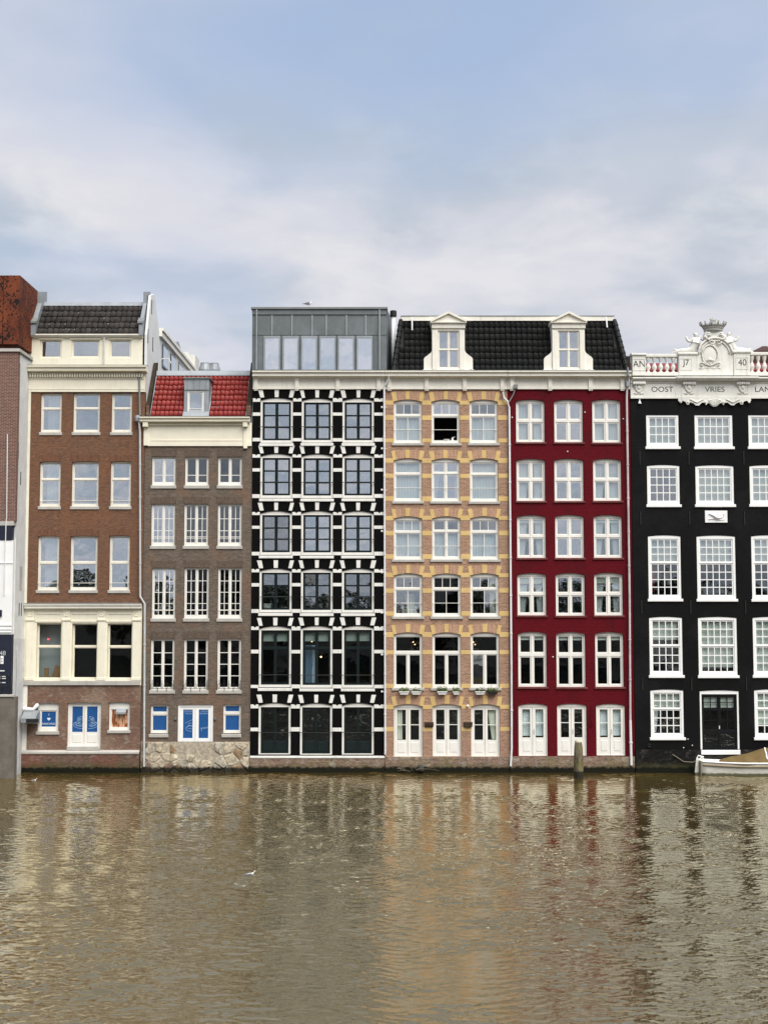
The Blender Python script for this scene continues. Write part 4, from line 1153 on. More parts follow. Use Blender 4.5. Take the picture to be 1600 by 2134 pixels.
def mansard(H, xa_b, xb_b, xa_t, xb_t, dorm, hipl, hipr):
    ye, ze = .10, Z(773.5, .10); yt_ = .9; zt_ = Z(669, yt_)
    sl = math.atan2(zt_ - ze, yt_ - ye); nr = 8; L = math.hypot(zt_ - ze, yt_ - ye)
    rf = MB().add([(xa_b, ye + .02, ze - .05), (xb_b, ye + .02, ze - .05), (xb_t, yt_ + .02, zt_), (xa_t, yt_ + .02, zt_),
                   (xa_b, 7.5, ze - .05), (xb_b, 7.5, ze - .05), (xb_t, 7.0, zt_), (xa_t, 7.0, zt_)],
                  [(0, 1, 2, 3), (3, 2, 6, 7), (0, 3, 7, 4), (1, 5, 6, 2), (4, 7, 6, 5)]).build('roof', paint('roof felt' + str(int(xa_b)), (.014, .014, .015), .8, .2, streak=False), H)
    w = .257
    tm = tile_mesh('roof_tile', w, L / nr, t_black, .034)
    lay_tiles(rf, tm, w, L / nr, (ye, ze), sl, nr, lambda t: (xa_b + (xa_t - xa_b) * t + (.12 if hipl else -.05), xb_b + (xb_t - xb_b) * t - (.12 if hipr else -.05)),
              skip=lambda xx, zz: abs(xx - dorm) < .72 or (abs(xx - dorm) < 1.0 and zz < Z(752)), x_anchor=MSPLIT)
    for on, pb, pt in ((hipl, xa_b, xa_t), (hipr, xb_b, xb_t)):
        if not on: continue
        n = 9
        for k in range(n):
            t0, t1 = k / n, (k + 1.15) / n
            p = [Vector((pb + (pt - pb) * t, ye + (yt_ - ye) * t - .05, ze + (zt_ - ze) * t)) for t in (t0, t1)]
            MB().tube(p, [.145, .11], 8).build('edge_tile', t_black, rf)
    box('roof_fascia', H, cream2, xa_t, xb_t, yt_ - .12, yt_ + .05, zt_ - .01, Z(660, yt_))
    box('fascia_cap', H, lead, xa_t - .01, xb_t + .01, yt_ - .15, yt_ + .4, Z(660, yt_) + .002, Z(659, yt_))
    return yt_, zt_

# ------------------------------------------------ yellow banded brick house
def house_d():
    Y = .03
    x0, x1 = X(802) + .012, X(1060)
    H = root('brick_house', ((x0 + x1) / 2, Y, 0), 'pink brick house with yellow stone bands, white windows and flower boxes', 'house', 'canal houses standing in the water')
    cols = [(820, 879), (899, 957.7), (978, 1037)]
    rows = [(833, 923.5), (955.4, 1045), (1076, 1165.7), (1194.7, 1285), (1318, 1433.5), (1467.5, 1577)]
    bands = [[(834.5, 843.5), (865.5, 875.5), (913.7, 922)], [(955, 964.5), (987.5, 996), (1034.5, 1044)], [(1075, 1084), (1106, 1116), (1155, 1165)],
             [(1194, 1203), (1226, 1235.5), (1274, 1283.5)], [(1318, 1327.5), (1355, 1364), (1425, 1434)], [(1468.5, 1477.6), (1515.5, 1524)]]
    rise = .11
    ops = [[opening(a, b, 880, yt, yb, Y, rise) for a, b in cols] for yt, yb in rows]
    wall(H, x0, x1, Z(1577.5), Z(811), [o for r in ops for o in r], Y, pinkbrick)
    T32 = [(0, 1, 0, .655, 2, []), (0, 1, .70, 1, 3, [])]
    T31 = [(0, 1, 0, .655, 1, []), (0, 1, .70, 1, 3, [])]
    T11 = [(0, 1, 0, .655, 1, []), (0, 1, .70, 1, 1, [])]
    T22 = [(0, .475, 0, .68, 1, []), (.525, 1, 0, .68, 1, []), (0, .475, .72, 1, 1, []), (.525, 1, .72, 1, 1, [])]
    TL = [(0, .47, 0, .63, 1, []), (.53, 1, 0, .63, 1, []), (0, 1, .68, 1, 1, [])]
    DR = [(0, .495, 0, 1, 1, [.5]), (.505, 1, 0, 1, 1, [.5])]
    lay = [[T32, T31, T32], [T11, T22, T11], [T32, T22, T32], [T32, T32, T32], [TL] * 3, [DR] * 3]
    gl = [[g_mid, g_refl, g_mid], [g_mid, g_refl, g_mid], [g_mid, g_mid, g_mid], [g_mid, g_clear, g_mid], [g_clear, g_clear, [g_refl, g_clear, g_clear]], [g_clear] * 3]
    wt = ['left', 'middle', 'right']
    for r in range(6):
        for c in range(3):
            o = ops[r][c]
            if r < 5:
                window(H, o, Y, white, white, lay[r][c], gl[r][c], ft=.065, st=.045, mt=.03, bottom=.10, inset=.10, sill=(.09, .13, .07, stone),
                       bar=(.31, .013, white, 0) if r < 4 else None, skip=(0,) if (r == 0 and c == 1) else ())
            else:
                window(H, o, Y, white, white, lay[r][c], gl[r][c], name='door', leaf='door_leaf', ft=.06, st=.10, mt=.03, bottom=.02, inset=.10, panels=(.33, .33))
            arch_blocks(H, o, Y, .39, [(-.02, .115, yellowst, 'voussoir', .012), (.118, .425, pinkarch, 'brick_arch', .004), (.428, .572, yellowst, 'voussoir', .012),
                                       (.575, .882, pinkarch, 'brick_arch', .004), (.885, 1.02, yellowst, 'voussoir', .012)], .01, 1.14, .012)
        xs = [x0] + [v for o in ops[r] for v in (o[0], o[1])] + [x1]
        for bi, (ya, yb) in enumerate(bands[r]):
            for k in range(0, 8, 2):
                MB().cham(xs[k] + .003, xs[k + 1] - .003, Y - .010, Y + .03, Z(yb + JIT.gauss(0, .3)), Z(ya + JIT.gauss(0, .3)), .004).build('stone_band', yellowst, H)
    yc = Y + .10 + .17
    def cur(r, c, fa, fb, fz0, fz1, lab, mat=curt, folds=7, gather=0):
        o = ops[r][c]; w = o[1] - o[0]; h = o[3] - o[2]
        hang('curtain', o[0] + .06 + fa * (w - .12), o[0] + .06 + fb * (w - .12), o[2] + .08 + fz0 * (h - .1), o[2] + .02 + fz1 * (h - .1), yc, mat,
             '%s, %s window, %s row, yellow-banded house' % (lab, wt[c], ROWN[r]), folds, gather)
    cur(0, 0, 0, 1, 0, .68, 'net curtain'); cur(0, 2, 0, 1, 0, .68, 'net curtain')
    cur(1, 0, 0, 1, 0, 1, 'full-height net curtain', folds=9); cur(1, 2, 0, 1, 0, 1, 'full-height net curtain', folds=9)
    cur(1, 1, 0, .26, 0, .75, 'narrow net curtain on the left side', folds=2, gather=.4); cur(1, 1, .86, 1, 0, .75, 'narrow net curtain at the right side', folds=2)
    cur(2, 0, 0, 1, 0, 1, 'full-height net curtain', folds=9); cur(2, 1, 0, 1, 0, .72, 'net curtain', folds=9); cur(2, 2, 0, 1, 0, .72, 'net curtain', folds=8)
    cur(3, 2, .72, .96, 0, 1, 'olive and pale curtain drawn aside', curty, 3)
    cur(5, 0, 0.05, .28, .3, 1, 'pale curtain behind the glass of the door', curty, 2); cur(5, 2, .60, .95, .3, 1, 'pale gathered curtain behind the glass of the door', curty, 4, -.45)
    # things seen in the open top window and on the sills
    o = ops[0][1]; xm = o[0] + .9 * (o[1] - o[0]) / 1.5
    MB().lathe((o[0] + .72, Y + .2, o[2] + .115), [(.06, 0), (.16, .10), (.15, .10), (.05, .02)], 12).build('white_bowl', white2, None, label='white bowl standing in the open top middle window', category='bowl')
    MB().lathe((o[0] + 1.0, Y + .2, o[2] + .115), [(.05, 0), (.055, .12), (.02, .16), (.02, .2)], 10).tube([(o[0] + 1.0, Y + .2, o[2] + .29), (o[0] + 1.12, Y + .2, o[2] + .33)], .015, 5).build('white_bottle', white2, None, label='white spout bottle standing in the open top middle window', category='bottle')
    # armchair behind the fourth row, left
    o = ops[3][0]
    A = root('armchair', (o[0] + .78, Y + .55, o[2] - .1), 'cream upholstered armchair seen behind left window, fourth row, yellow-banded house', 'chair')
    MB().cham(o[0] + .56, o[0] + 1.0, Y + .62, Y + .75, o[2] + .1, o[2] + 1.05, .05).build('backrest', curty, A); MB().cham(o[0] + .5, o[0] + 1.06, Y + .35, Y + .61, o[2] - .1, o[2] + .35, .05).build('seat', curty, A)
    for s in (.44, 1.04): MB().cham(o[0] + s - .04, o[0] + s + .06, Y + .33, Y + .68, o[2] - .1, o[2] + .48, .03).build('armrest', curty, A)
    for (px, py, lab) in ((862, 1340, 'warm lit lamp cluster behind left window, fifth row, yellow-banded house'), (987, 1340, 'warm lit lamp cluster behind right window, fifth row, yellow-banded house')):
        L = root('pendant_lamp', (X(px, py, .9), .9, Z(py + 8, .9)), lab, 'lamp', 'lamps hanging behind the windows')
        m = MB(); rng = random.Random(px)
        for k in range(16): m.ball((X(px, py, .9) + rng.gauss(0, .13), .9 + rng.gauss(0, .05), Z(py, .9) + rng.gauss(0, .13)), .045, n=6, m=4)
        m.tube([(X(px, py, .9), .9, Z(py, .9)), (X(px, py, .9), .9, Z(1305, .9))], .008, 5)
        m.build('lamp_shade', paint('brown glass beads' + str(px), (.20, .13, .07), .3, .1, streak=False), L)
        mm = MB()
        for k in range(2): mm.ball((X(px, py, .9) + .05 - .08 * k, .82, Z(py + 3 - 5 * k, .9)), .022, n=6, m=4)
        mm.build('bulb', bulbm, L)
    # flower boxes
    rng = random.Random(9)
    leafm = paint('window box leaves', (.10, .15, .025), .6, .3, streak=False); leafd = paint('dark window box leaves', (.05, .085, .02), .6, .3, streak=False)
    fb = [(0, 832, 852, white2, 1, 'white flower box with bright green leaves, left one under left window'), (0, 857, 877, white2, .6, 'white flower box with sparse leaves, right one under left window'),
          (1, 911, 931, white2, 1.3, 'white flower box with thick green leaves, left one under middle window'), (1, 943, 958, white2, 1.0, 'small tilted white flower box, right one under middle window'),
          (2, 990, 1010, white2, .8, 'white flower box with dark leaves, left one under right window'), (2, 1015, 1037, iron, 1.0, 'dark flower box with green leaves, right one under right window')]
    for c, pa, pb, mt_, amt, lab in fb:
        xa, xb = X(pa, 1440, Y - .2), X(pb, 1440, Y - .2); zt = Z(1441, Y - .2); zb = Z(1447.5, Y - .2)
        Bx = root('flower_box', ((xa + xb) / 2, Y - .18, zb), lab, 'flower box', 'flower boxes on the sills')
        m = MB(); ins = .05
        m.add([(xa + ins, Y - .25, zb), (xb - ins, Y - .25, zb), (xb - ins, Y - .09, zb), (xa + ins, Y - .09, zb), (xa, Y - .28, zt), (xb, Y - .28, zt), (xb, Y - .075, zt), (xa, Y - .075, zt)],
              [(0, 3, 2, 1), (4, 5, 6, 7), (0, 1, 5, 4), (1, 2, 6, 5), (2, 3, 7, 6), (3, 0, 4, 7)])
        m.box(xa - .015, xb + .015, Y - .295, Y - .27, zt - .03, zt + .01)
        m.build('trough', mt_, Bx)
        m = MB()
        for k in range(int(150 * amt)):
            p = Vector((rng.uniform(xa, xb), Y - .18 + rng.gauss(0, .06), zt + abs(rng.gauss(0, .06 * amt + .03))))
            a = Vector((rng.gauss(0, 1), rng.gauss(0, 1), rng.gauss(.3, .7))).normalized() * rng.uniform(.03, .055); b = a.cross(Vector((rng.gauss(0, 1), rng.gauss(0, 1), rng.gauss(0, 1)))).normalized() * .02
            m.add([p - a, p - b, p + a, p + b], [(0, 1, 2, 3)])
        m.build('foliage', leafm if amt >= .9 else leafd, Bx, kind='stuff')
    for px in (894, 975):
        m = MB().cham(X(px - 9, 1510), X(px + 9, 1510), Y - .10, Y - .003, Z(1515), Z(1504.5), .03); rng2 = random.Random(px)
        for k in range(12): m.ball((X(px + rng2.uniform(-8, 8), 1510), Y - .09, Z(rng2.uniform(1506, 1515))), .05, .05, .04, 6, 4)
        m.build('wall_basket', paint('dark wicker%d' % px, (.05, .03, .018), .9, .4, streak=False), H)
    MB().ball((X(974, 1470), Y - .06, Z(1471)), .07, .06, .07).build('wall_light', pipewhite, H)
    frieze3(H, x0, x1, Y, (811, 889, 968, 1046), cream2)
    box('foundation', H, baseb, x0, x1, Y - .06, Y + .32, -1, Z(1577.53))
    zc = Z(772)
    shell(H, x0, x1, zc, Y, [Z(1450), Z(1301), Z(1182), Z(1062), Z(941), Z(820)], darkbrickp)
    mansard(H, X(820.5, 773), MSPLIT - .004, X(836, 669), MSPLIT - .004, X(934, 728), True, False)
    scroll_dormer(H, 934, .02)
    MB().tube([(X(859, 663), .68, Z(662, .7)), (X(859, 690), .45, Z(689, .5))], .035, 6).build('roof_pipe', pipewhite, H)
    for yy, zz in ((1.5, 1.6), (2.4, 1.2)):
        pass
    # drift caught at the foot of the wall
    P = MB(); rng = random.Random(21)
    for k in range(16):
        a = Vector((X(rng.uniform(828, 880), 1590), Y - .16 - rng.random() * .35, .04 + rng.random() * .22)); d = Vector((rng.gauss(0, .35), rng.gauss(0, .1), rng.gauss(0, .07)))
        P.tube([a, a + d * .5 + Vector((0, 0, .04)), a + d], [.022, .018, .008], 5)
    P.build('driftwood_heap', paint('wet driftwood', (.10, .08, .055), .8, .4, streak=False), None, label='heap of dark branches caught at foot of the yellow-banded house', category='driftwood')
    MB().cham(X(872, 1585), X(882, 1585), Y - .40, Y - .08, .10, .36, .03).build('drift_crate', paint('wet grey plastic', (.06, .065, .06), .6, .2), None, label='small dark crate stuck beside the branches under the yellow-banded house', category='crate')
    return H

# ------------------------------------------------ dark red house
def house_e():
    Y = .0
    x0, x1 = X(1060) + .012, X(1318)
    H = root('brick_house', ((x0 + x1) / 2, Y, 0), 'dark red painted brick house with white cross windows and black tiled mansard', 'house', 'canal houses standing in the water')
    cols = [(1075, 1134.7), (1154, 1214), (1233.6, 1292.7)]
    rows = [(832, 922), (955.4, 1044), (1073, 1162.6), (1193.8, 1283), (1317, 1432), (1466.7, 1575.5)]
    rise = .09
    ops = [[opening(a, b, 880, yt, yb, Y, rise) for a, b in cols] for yt, yb in rows]
    wall(H, x0, x1, Z(1576), Z(811), [o for r in ops for o in r], Y, redwall)
    redsill = paint('red sill paint', (.13, .025, .022), .6, .25, (.28, .17, .12), .7)
    wt = ['left', 'middle', 'right']
    for r in range(6):
        f = .525 if r < 4 else .605
        for c in range(3):
            o = ops[r][c]
            if r < 5:
                sa = [(0, .465, 0, f - .03, 1, []), (.535, 1, 0, f - .03, 1, []), (0, .465, f + .03, 1, 1, []), (.535, 1, f + .03, 1, 1, [])]
                g = [[g_mid, g_refl, g_mid], [g_mid, g_refl, g_mid], [g_mid, g_refl, g_mid], [g_mid, g_mid, g_mid], [g_clear] * 3][r][c]
                window(H, o, Y, white, white, sa, g, ft=.07, st=.055, bottom=.08, inset=.12, sill=(.07, .10, .06, redsill))
            else:
                sa = [(0, .495, 0, 1, 1, [.52]), (.505, 1, 0, 1, 1, [.52])]
                w = window(H, o, Y, white, white, sa, g_clear, name='door', leaf='door_leaf', ft=.06, st=.115, mt=.03, bottom=.02, inset=.07, panels=(.365, .365))
                MB().tube([((o[0] + o[1]) / 2 + .05, Y + .06, Z(1530)), ((o[0] + o[1]) / 2 + .05, Y + .04, Z(1527)), ((o[0] + o[1]) / 2 + .05, Y + .06, Z(1519))], .012, 5).build('door_handle', zinc, w)
    yc = Y + .12 + .17
    def cur(r, c, fa, fb, fz0, fz1, lab, mat=curt, folds=4, gather=0, kind='curtain', dy=0.0):
        o = ops[r][c]; w = o[1] - o[0]; h = o[3] - o[2]
        hang(kind, o[0] + .08 + fa * (w - .16), o[0] + .08 + fb * (w - .16), o[2] + .08 + fz0 * (h - .12), o[2] + fz1 * (h - .06), yc + dy, mat,
             '%s, %s window, %s row, dark red house' % (lab, wt[c], ROWN[r]), folds, gather)
    for r in (0, 1, 2, 3):
        for c in (0, 2):
            full = (r == 0)
            cur(r, c, 0, .5 if full and c == 2 else (.48 if r < 2 else .36), 0, 1, 'pale curtain hanging at the left side', folds=5 if r < 2 else 4, gather=0 if r == 0 else .3)
            cur(r, c, .52 if c == 2 and r < 2 else .64, 1, 0, 1, 'pale curtain hanging at the right side', folds=5 if c == 2 else 4, gather=0 if r < 2 else -.3)
            if r >= 2:
                cur(r, c, 0, 1, .84 if r == 2 else .77, 1, 'short pale roller blind', blindm, kind='roller_blind', dy=-.07)
    for c in range(3):
        cur(4, c, 0, 1, .87, 1, 'short white roller blind', blindm, kind='roller_blind')
    for c in (0, 2):
        cur(5, c, 0.02, .47, .36, 1, 'grey net curtain in the left door leaf', folds=5); cur(5, c, .53, .98, .36, 1, 'grey net curtain in the right door leaf', folds=5)
    frieze3(H, x0, x1, Y, (1056.5, 1143, 1227, 1296), cream2) if False else frieze3(H, x0, x1, Y, (1066, 1145, 1229, 1295), cream2)
    box('foundation', H, baseb, x0, x1 - .03, Y - .06, Y + .32, -1, Z(1576.03))
    zc = Z(772)
    shell(H, x0, x1, zc, Y, [Z(1450), Z(1300), Z(1180), Z(1060), Z(940), Z(820)], darkbrickp)
    mansard(H, MSPLIT + .004, X(1307, 773), MSPLIT + .004, X(1286, 669), X(1184, 728), False, True)
    scroll_dormer(H, 1184, .02)
    MB().tube([(X(1268, 663), .68, Z(662, .7)), (X(1268, 682), .45, Z(683, .5))], .035, 6).build('roof_pipe', pipewhite, H)
    box('chimney', H, darkbrickp, X(1305, 750, 1.2), X(1313, 750, 1.2), 1.2, 2.2, zc - .1, Z(742, 1.2))
    # pipes
    downpipe(H, [(X(1047, 816), -.12, Z(817)), (X(1050, 830), -.12, Z(831)), (X(1057, 837), -.12, Z(838)), (X(1060, 850), -.12, Z(850)), (X(1064.5, 1400), -.12, Z(1400)), (X(1065, 1560), -.12, Z(1560)), (X(1063, 1595), -.12, Z(1596))], .05, pipewhite)
    MB().tube([(X(1073, 812), -.15, Z(811)), (X(1068, 825), -.12, Z(824)), (X(1060, 836), -.12, Z(838))], .035, 6).box(X(1069, 806), X(1077, 806), -.25, -.05, Z(811), Z(803)).build('hopper_pipe', lead, H)
    m = MB().box(X(1302, 800), X(1309, 800), -.28, -.1, Z(807), Z(795)); m.tube([(X(1303, 770), -.5, Z(770)), (X(1304, 785), -.48, Z(785)), (X(1305, 796), -.2, Z(797))], .045, 6); m.build('hopper_head', zinc, H)
    downpipe(H, [(X(1305, 806), -.12, Z(806)), (X(1304, 830), -.12, Z(830)), (X(1310, 1250), -.12, Z(1250)), (X(1311.5, 1500), -.12, Z(1500))], .05, pipepeel)
    downpipe(H, [(X(1311.5, 1500), -.12, Z(1500.2)), (X(1313.5, 1590), -.12, Z(1594))], .06, pipewhite)
    MB().tube([(X(1230.5, 1466), -.05, Z(1470)), (X(1230.5, 1500), -.05, Z(1505))], .012, 5).tube([(X(1231, 1510) + .08 * math.cos(t), -.05, Z(1510) + .08 * math.sin(t)) for t in [k * .5 for k in range(13)]], .015, 5).build('mooring_ring', redwall, H)
    for (px, py) in ((1066.5, 870), (1218, 859), (1298, 873), (1182, 941), (1151.5, 1369)):
        MB().ball((X(px, py), -.01, Z(py)), .035, .03, .035, 6, 4).build('wall_stud', whitest, H)
    return H
# ------------------------------------------------ black merchant's house with the sculpted parapet
def house_f():
    Y = -.04
    x0, x1 = X(1318) + .012, X(1662)
    H = root('brick_house', ((x0 + x1) / 2, Y, 0), 'black tarred house with small-paned white windows and a sculpted sandstone parapet', 'house', 'canal houses standing in the water')
    cols = [(1346, 1413.7, 4), (1446.5, 1526, 5), (1559, 1627, 4)]
    rows = [(865, 931, 3, 0), (969, 1051.5, 4, 0), (1115.5, 1248.5, 4, 3), (1285.5, 1407, 3, 3), (1437, 1537, 3, 2)]
    ops = []
    for r, (yt, yb, a, b) in enumerate(rows):
        ops.append([opening(c[0], c[1], 900, yt, yb, Y, .05 if r else .0) for c in cols])
    door = opening(1447.5, 1527, 900, 1438.5, 1562, Y, .04); ops[4][1] = door
    wall(H, x0, x1, Z(1562.001), Z(831), [o for r in ops for o in r], Y, blackwall2)
    wt = ['left', 'middle', 'right']
    for r, (yt, yb, nl, nu) in enumerate(rows):
        for c in range(3):
            if r == 4 and c == 1: continue
            n = cols[c][2]; o = ops[r][c]
            ev = lambda k: [i / k for i in range(1, k)]
            if nu == 0: sa = [(.015, .985, .0, .985, n, ev(nl))]
            else:
                fz = nl / (nl + nu)
                sa = [(.015, .985, 0, fz - .005, n, ev(nl)), (.015, .985, fz + .005, .985, n, ev(nu))]
            g = [g_mid, g_mid, [g_low, g_mid], [g_low, g_low], [g_clear, g_low]][r]
            window(H, o, Y, white2, white2, sa, g, ft=.085, st=.055, mt=.042, bottom=.13, inset=.02, jitter=.002, sill=(.07, .13, .08, white2))
    # blinds
    def bl(r, c, f0, f1, lab, wavy=False):
        o = ops[r][c]; h = o[3] - o[2]
        hang('roller_blind', o[0] + .1, o[1] - .1, o[2] + .1 + f0 * (h - .2), o[2] + .1 + f1 * (h - .2), Y + .22, blindm, '%s, %s %s, %s row, black small-paned house' % (lab, wt[c], 'door' if r == 4 and c == 1 else 'window', ['top', 'second', 'third', 'fourth', 'lowest'][r]))
    for c in range(3):
        bl(0, c, 0, 1, 'drawn pale roller blind'); bl(2, c, .56, 1, 'half-drawn pale roller blind')
    bl(1, 1, 0, 1, 'drawn pale roller blind'); bl(1, 2, 0, 1, 'drawn pale roller blind')
    bl(3, 0, .62, 1, 'half-drawn pale roller blind'); bl(3, 1, .12, 1, 'nearly closed pale roller blind'); bl(3, 2, 0, 1, 'drawn pale roller blind')
    bl(4, 0, .62, 1, 'half-drawn pale roller blind'); bl(4, 2, .25, 1, 'mostly drawn pale roller blind'); bl(4, 1, .73, .98, 'short pale blind')
    o = ops[4][0]
    hang('curtain', o[0] + .1, o[0] + .42, o[2] + .2, o[2] + 1.4, Y + .28, curt, 'white curtain swept aside, left window, lowest row, black small-paned house', 3, .35)
    o = ops[2][0]
    hang('curtain', o[0] + .1, o[0] + .36, o[2] + .35, o[2] + 1.7, Y + .3, paint('dark red cloth', (.16, .01, .012), .9, .1, streak=False), 'dark red curtain, left window, third row, black small-paned house', 3)
    # door
    x, xx, z0, z1, rs = door
    cs = MB().plate(x + .004, xx - .004, z0, z1 - rs, [(x + .085, xx - .085, z0, z1 - rs - .14)], Y + .02, Y + .14, edges=False).prism(arch_pts(x + .004, xx - .004, z1 - .004, rs)[::-1], Y + .02, Y + .14).build('door_casing', white2, H)
    io = (x + .085, xx - .085, z0, z1 - rs - .14, 0)
    L = (.01, .49, 0, 1); Rr = (.51, .99, 0, 1)
    d = window(H, io, Y, blackj, blackj, [(.01, .485, .74, .985, 2, [.5]), (.515, .99, .74, .985, 2, [.5]), (.01, .485, .32, .72, 2, [.5]), (.515, .99, .32, .72, 2, [.5]), (.01, .485, .02, .295, 1, []), (.515, .99, .02, .295, 1, [])],
               [g_low, g_low, g_clear, g_clear, g_clear, g_clear], name='door', leaf='door_leaf', ft=.05, st=.05, mt=.035, inset=.06, jitter=.004)
    for fz in (.30,):
        pass
    box('door_handle', d, whitest, (x + xx) / 2 - .03, (x + xx) / 2 + .01, Y + .02, Y + .06, Z(1519), Z(1512.5))
    box('door_step', H, white2, x - .0, xx, Y - .10, Y + .1, Z(1572), Z(1562.5), True)
    box('foundation', H, brick('tarred foundation', (.013, .013, .014), (.022, .02, .019), (.014, .014, .013), (.045, .042, .038), .6, var=.5, algae=(.30, .6), lime=.12), x0, x1, Y - .05, Y + .32, -1, Z(1562.03))
    MB().tube([(X(1351 + 3 * math.cos(t), 1553), Y - .06, Z(1553) + .07 * math.sin(t)) for t in [k * .5 for k in range(13)]], .018, 5).build('mooring_ring', iron, H)
    for px, py in ((1432, 1540), (1441, 1553), (1423, 1558), (1452, 1567)):
        MB().ball((X(px, py), Y - .01, Z(py)), .03, .025, .03, 6, 4).build('wall_stud', whitest, H)
    for py in (955, 1080, 1265, 1425):
        for px in (1332, 1434, 1548):
            xc = X(px + (py - 955) * .012, py); box('wall_anchor', H, iron, xc - .018, xc + .018, Y - .035, Y - .002, Z(py + 14), Z(py - 14))
    # relief tablet
    T = MB().cham(X(1467, 1077), X(1513.5, 1077), Y - .06, Y + .02, Z(1089.5), Z(1064.5), .01).build('relief_tablet', white2, H)
    zc_, xc_ = Z(1077), X(1490, 1077)
    m = MB()
    m.tube([(xc_ - .28, Y - .07, zc_ + .12), (xc_ - .12, Y - .085, zc_ + .06), (xc_ - .02, Y - .09, zc_ - .02), (xc_ + .12, Y - .085, zc_ - .06), (xc_ + .3, Y - .075, zc_ - .02), (xc_ + .38, Y - .065, zc_ + .09), (xc_ + .33, Y - .065, zc_ + .14)], [.03, .06, .085, .07, .04, .025, .015], 8)
    m.tube([(xc_ - .36, Y - .065, zc_ - .13), (xc_ - .15, Y - .07, zc_ - .10), (xc_ + .1, Y - .07, zc_ - .16), (xc_ + .38, Y - .065, zc_ - .13)], .025, 6)
    m.ball((xc_ - .30, Y - .07, zc_ + .13), .055, .04, .05).tube([(xc_ - .05, Y - .08, zc_ + .02), (xc_ - .18, Y - .07, zc_ - .12)], .025, 5)
    m.build('relief_carving', white2, T, smooth=True)
    # ---- parapet
    S = sand; zf0, zf1 = Z(831, Y), Z(794, Y)
    fr = box('frieze', H, S, x0, x1, Y - .06, Y + .35, zf0, zf1)
    MB().box(x0, x1, Y - .10, Y - .061, zf0, Z(827.5)).box(x0, x1, Y - .10, Y - .061, Z(799), zf1 - .002).build('frieze_moulding', S, fr)
    for t, px in (('OOST', 1378.3), ('VRIES', 1487), ('LAND', 1593.5)):
        text(t, ring, fr, X(px, 812), Y - .062, Z(812), .245, .006, font_x=1.12)
    crn = MB()
    for (a, b, ex) in ((1315.5, 1664, 0), (1406, 1575, .10)):
        crn.profile(X(a, 788), X(b, 788), [(Y - .30 - ex, Z(786.5 - ex * 20, Y - .3)), (Y - .30 - ex, Z(788.5, Y - .3)), (Y - .22 - ex, Z(790.5, Y - .2)), (Y - .2 - ex, Z(793, Y - .2)), (Y - .08, Z(795)), (Y + .3, Z(795)), (Y + .3, Z(783 - ex * 8))])
    crn.build('cornice', S, H)
    for px in (1329.5, 1433.5, 1545, 1647):
        xc = X(px, 810); m = MB()
        m.cham(xc - .30, xc + .30, Y - .2, Y - .06, Z(802), Z(796), .03)
        for k in range(6): m.ball((xc - .25 + .1 * k, Y - .18, Z(800.5)), .07, .06, .075, 7, 5)
        m.prism([(xc - .24, Z(803)), (xc + .24, Z(803)), (xc + .17, Z(811)), (xc + .06, Z(818)), (xc - .06, Z(818)), (xc - .17, Z(811))], Y - .12, Y - .061)
        m.ball((xc, Y - .11, Z(808)), .10, .06, .12).ball((xc - .17, Y - .10, Z(806)), .07, .05, .08, 7, 5).ball((xc + .17, Y - .10, Z(806)), .07, .05, .08, 7, 5)
        m.tube([(xc - .24, Y - .08, Z(820)), (xc - .1, Y - .08, Z(821.5)), (xc, Y - .08, Z(820)), (xc + .1, Y - .08, Z(821.5)), (xc + .24, Y - .08, Z(820))], .02, 5)
        m.build('console', S, fr, smooth=False)
    # scalloped apron
    pts = [(X(1411, 830), Z(828)), (X(1411, 835), Z(836))]
    prof = [(1416, 840), (1420, 836), (1426, 838), (1429, 844), (1433, 844), (1435, 839), (1442, 841), (1448, 846), (1454, 846), (1460, 840), (1466, 840), (1469, 845), (1473, 840), (1477, 843), (1482, 847.5), (1487, 848.5), (1492, 847), (1497, 842), (1501, 840), (1505, 845), (1508, 840), (1514, 840), (1520, 845), (1526, 846), (1532, 841), (1538, 839), (1541, 844), (1545, 844), (1547, 838), (1553, 836), (1558, 839), (1562, 836)]
    pts += [(X(a, b), Z(b)) for a, b in prof] + [(X(1562, 830), Z(828))]
    ap = MB().prism(pts, Y - .11, Y + .02).build('apron', S, fr)
    m = MB()
    for k in range(9):
        t = math.pi * (k - 4) / 10; m.tube([(X(1487, 834), Y - .12, Z(832)), (X(1487, 834) + .30 * math.sin(t), Y - .13, Z(832) - .32 * math.cos(t))], [.02, .035], 5)
    for px in (1449, 1524):
        m.tube([(X(px - 14, 835), Y - .12, Z(833)), (X(px, 838), Y - .13, Z(840)), (X(px + 14, 835), Y - .12, Z(833))], .03, 6)
    for px in (1416, 1431, 1467, 1505, 1543, 1558): m.ball((X(px, 838), Y - .12, Z(839)), .06, .04, .06, 7, 5)
    m.build('shell_carving', S, fr)
    # piers, rails and balusters
    zb0 = Z(783)
    for (a, b, yt, t, px, py) in ((1316, 1343.5, 737, 'AN', 1329.7, 759), (1412.5, 1450, 735.5, 'J7', 1427, 758), (1527, 1561, 731.5, '40', 1544.4, 756), (1632, 1662, 733, 'NO', 1647, 757)):
        xa, xb = X(a, 760), X(b, 760)
        P = MB().cham(xa, xb, Y - .06, Y + .3, zb0, Z(yt + 5), .015).build('pier', S, H)
        MB().cham(xa - .05, xb + .05, Y - .12, Y + .35, Z(yt + 5) + .002, Z(yt), .025).build('pier_cap', S, P)
        xm = X(px, py); MB().plate(xm - .30, xm + .30, Z(py + 14), Z(py - 11), [(xm - .265, xm + .265, Z(py + 14) + .035, Z(py - 11) - .035)], Y - .075, Y - .061).build('panel_moulding', S, P)
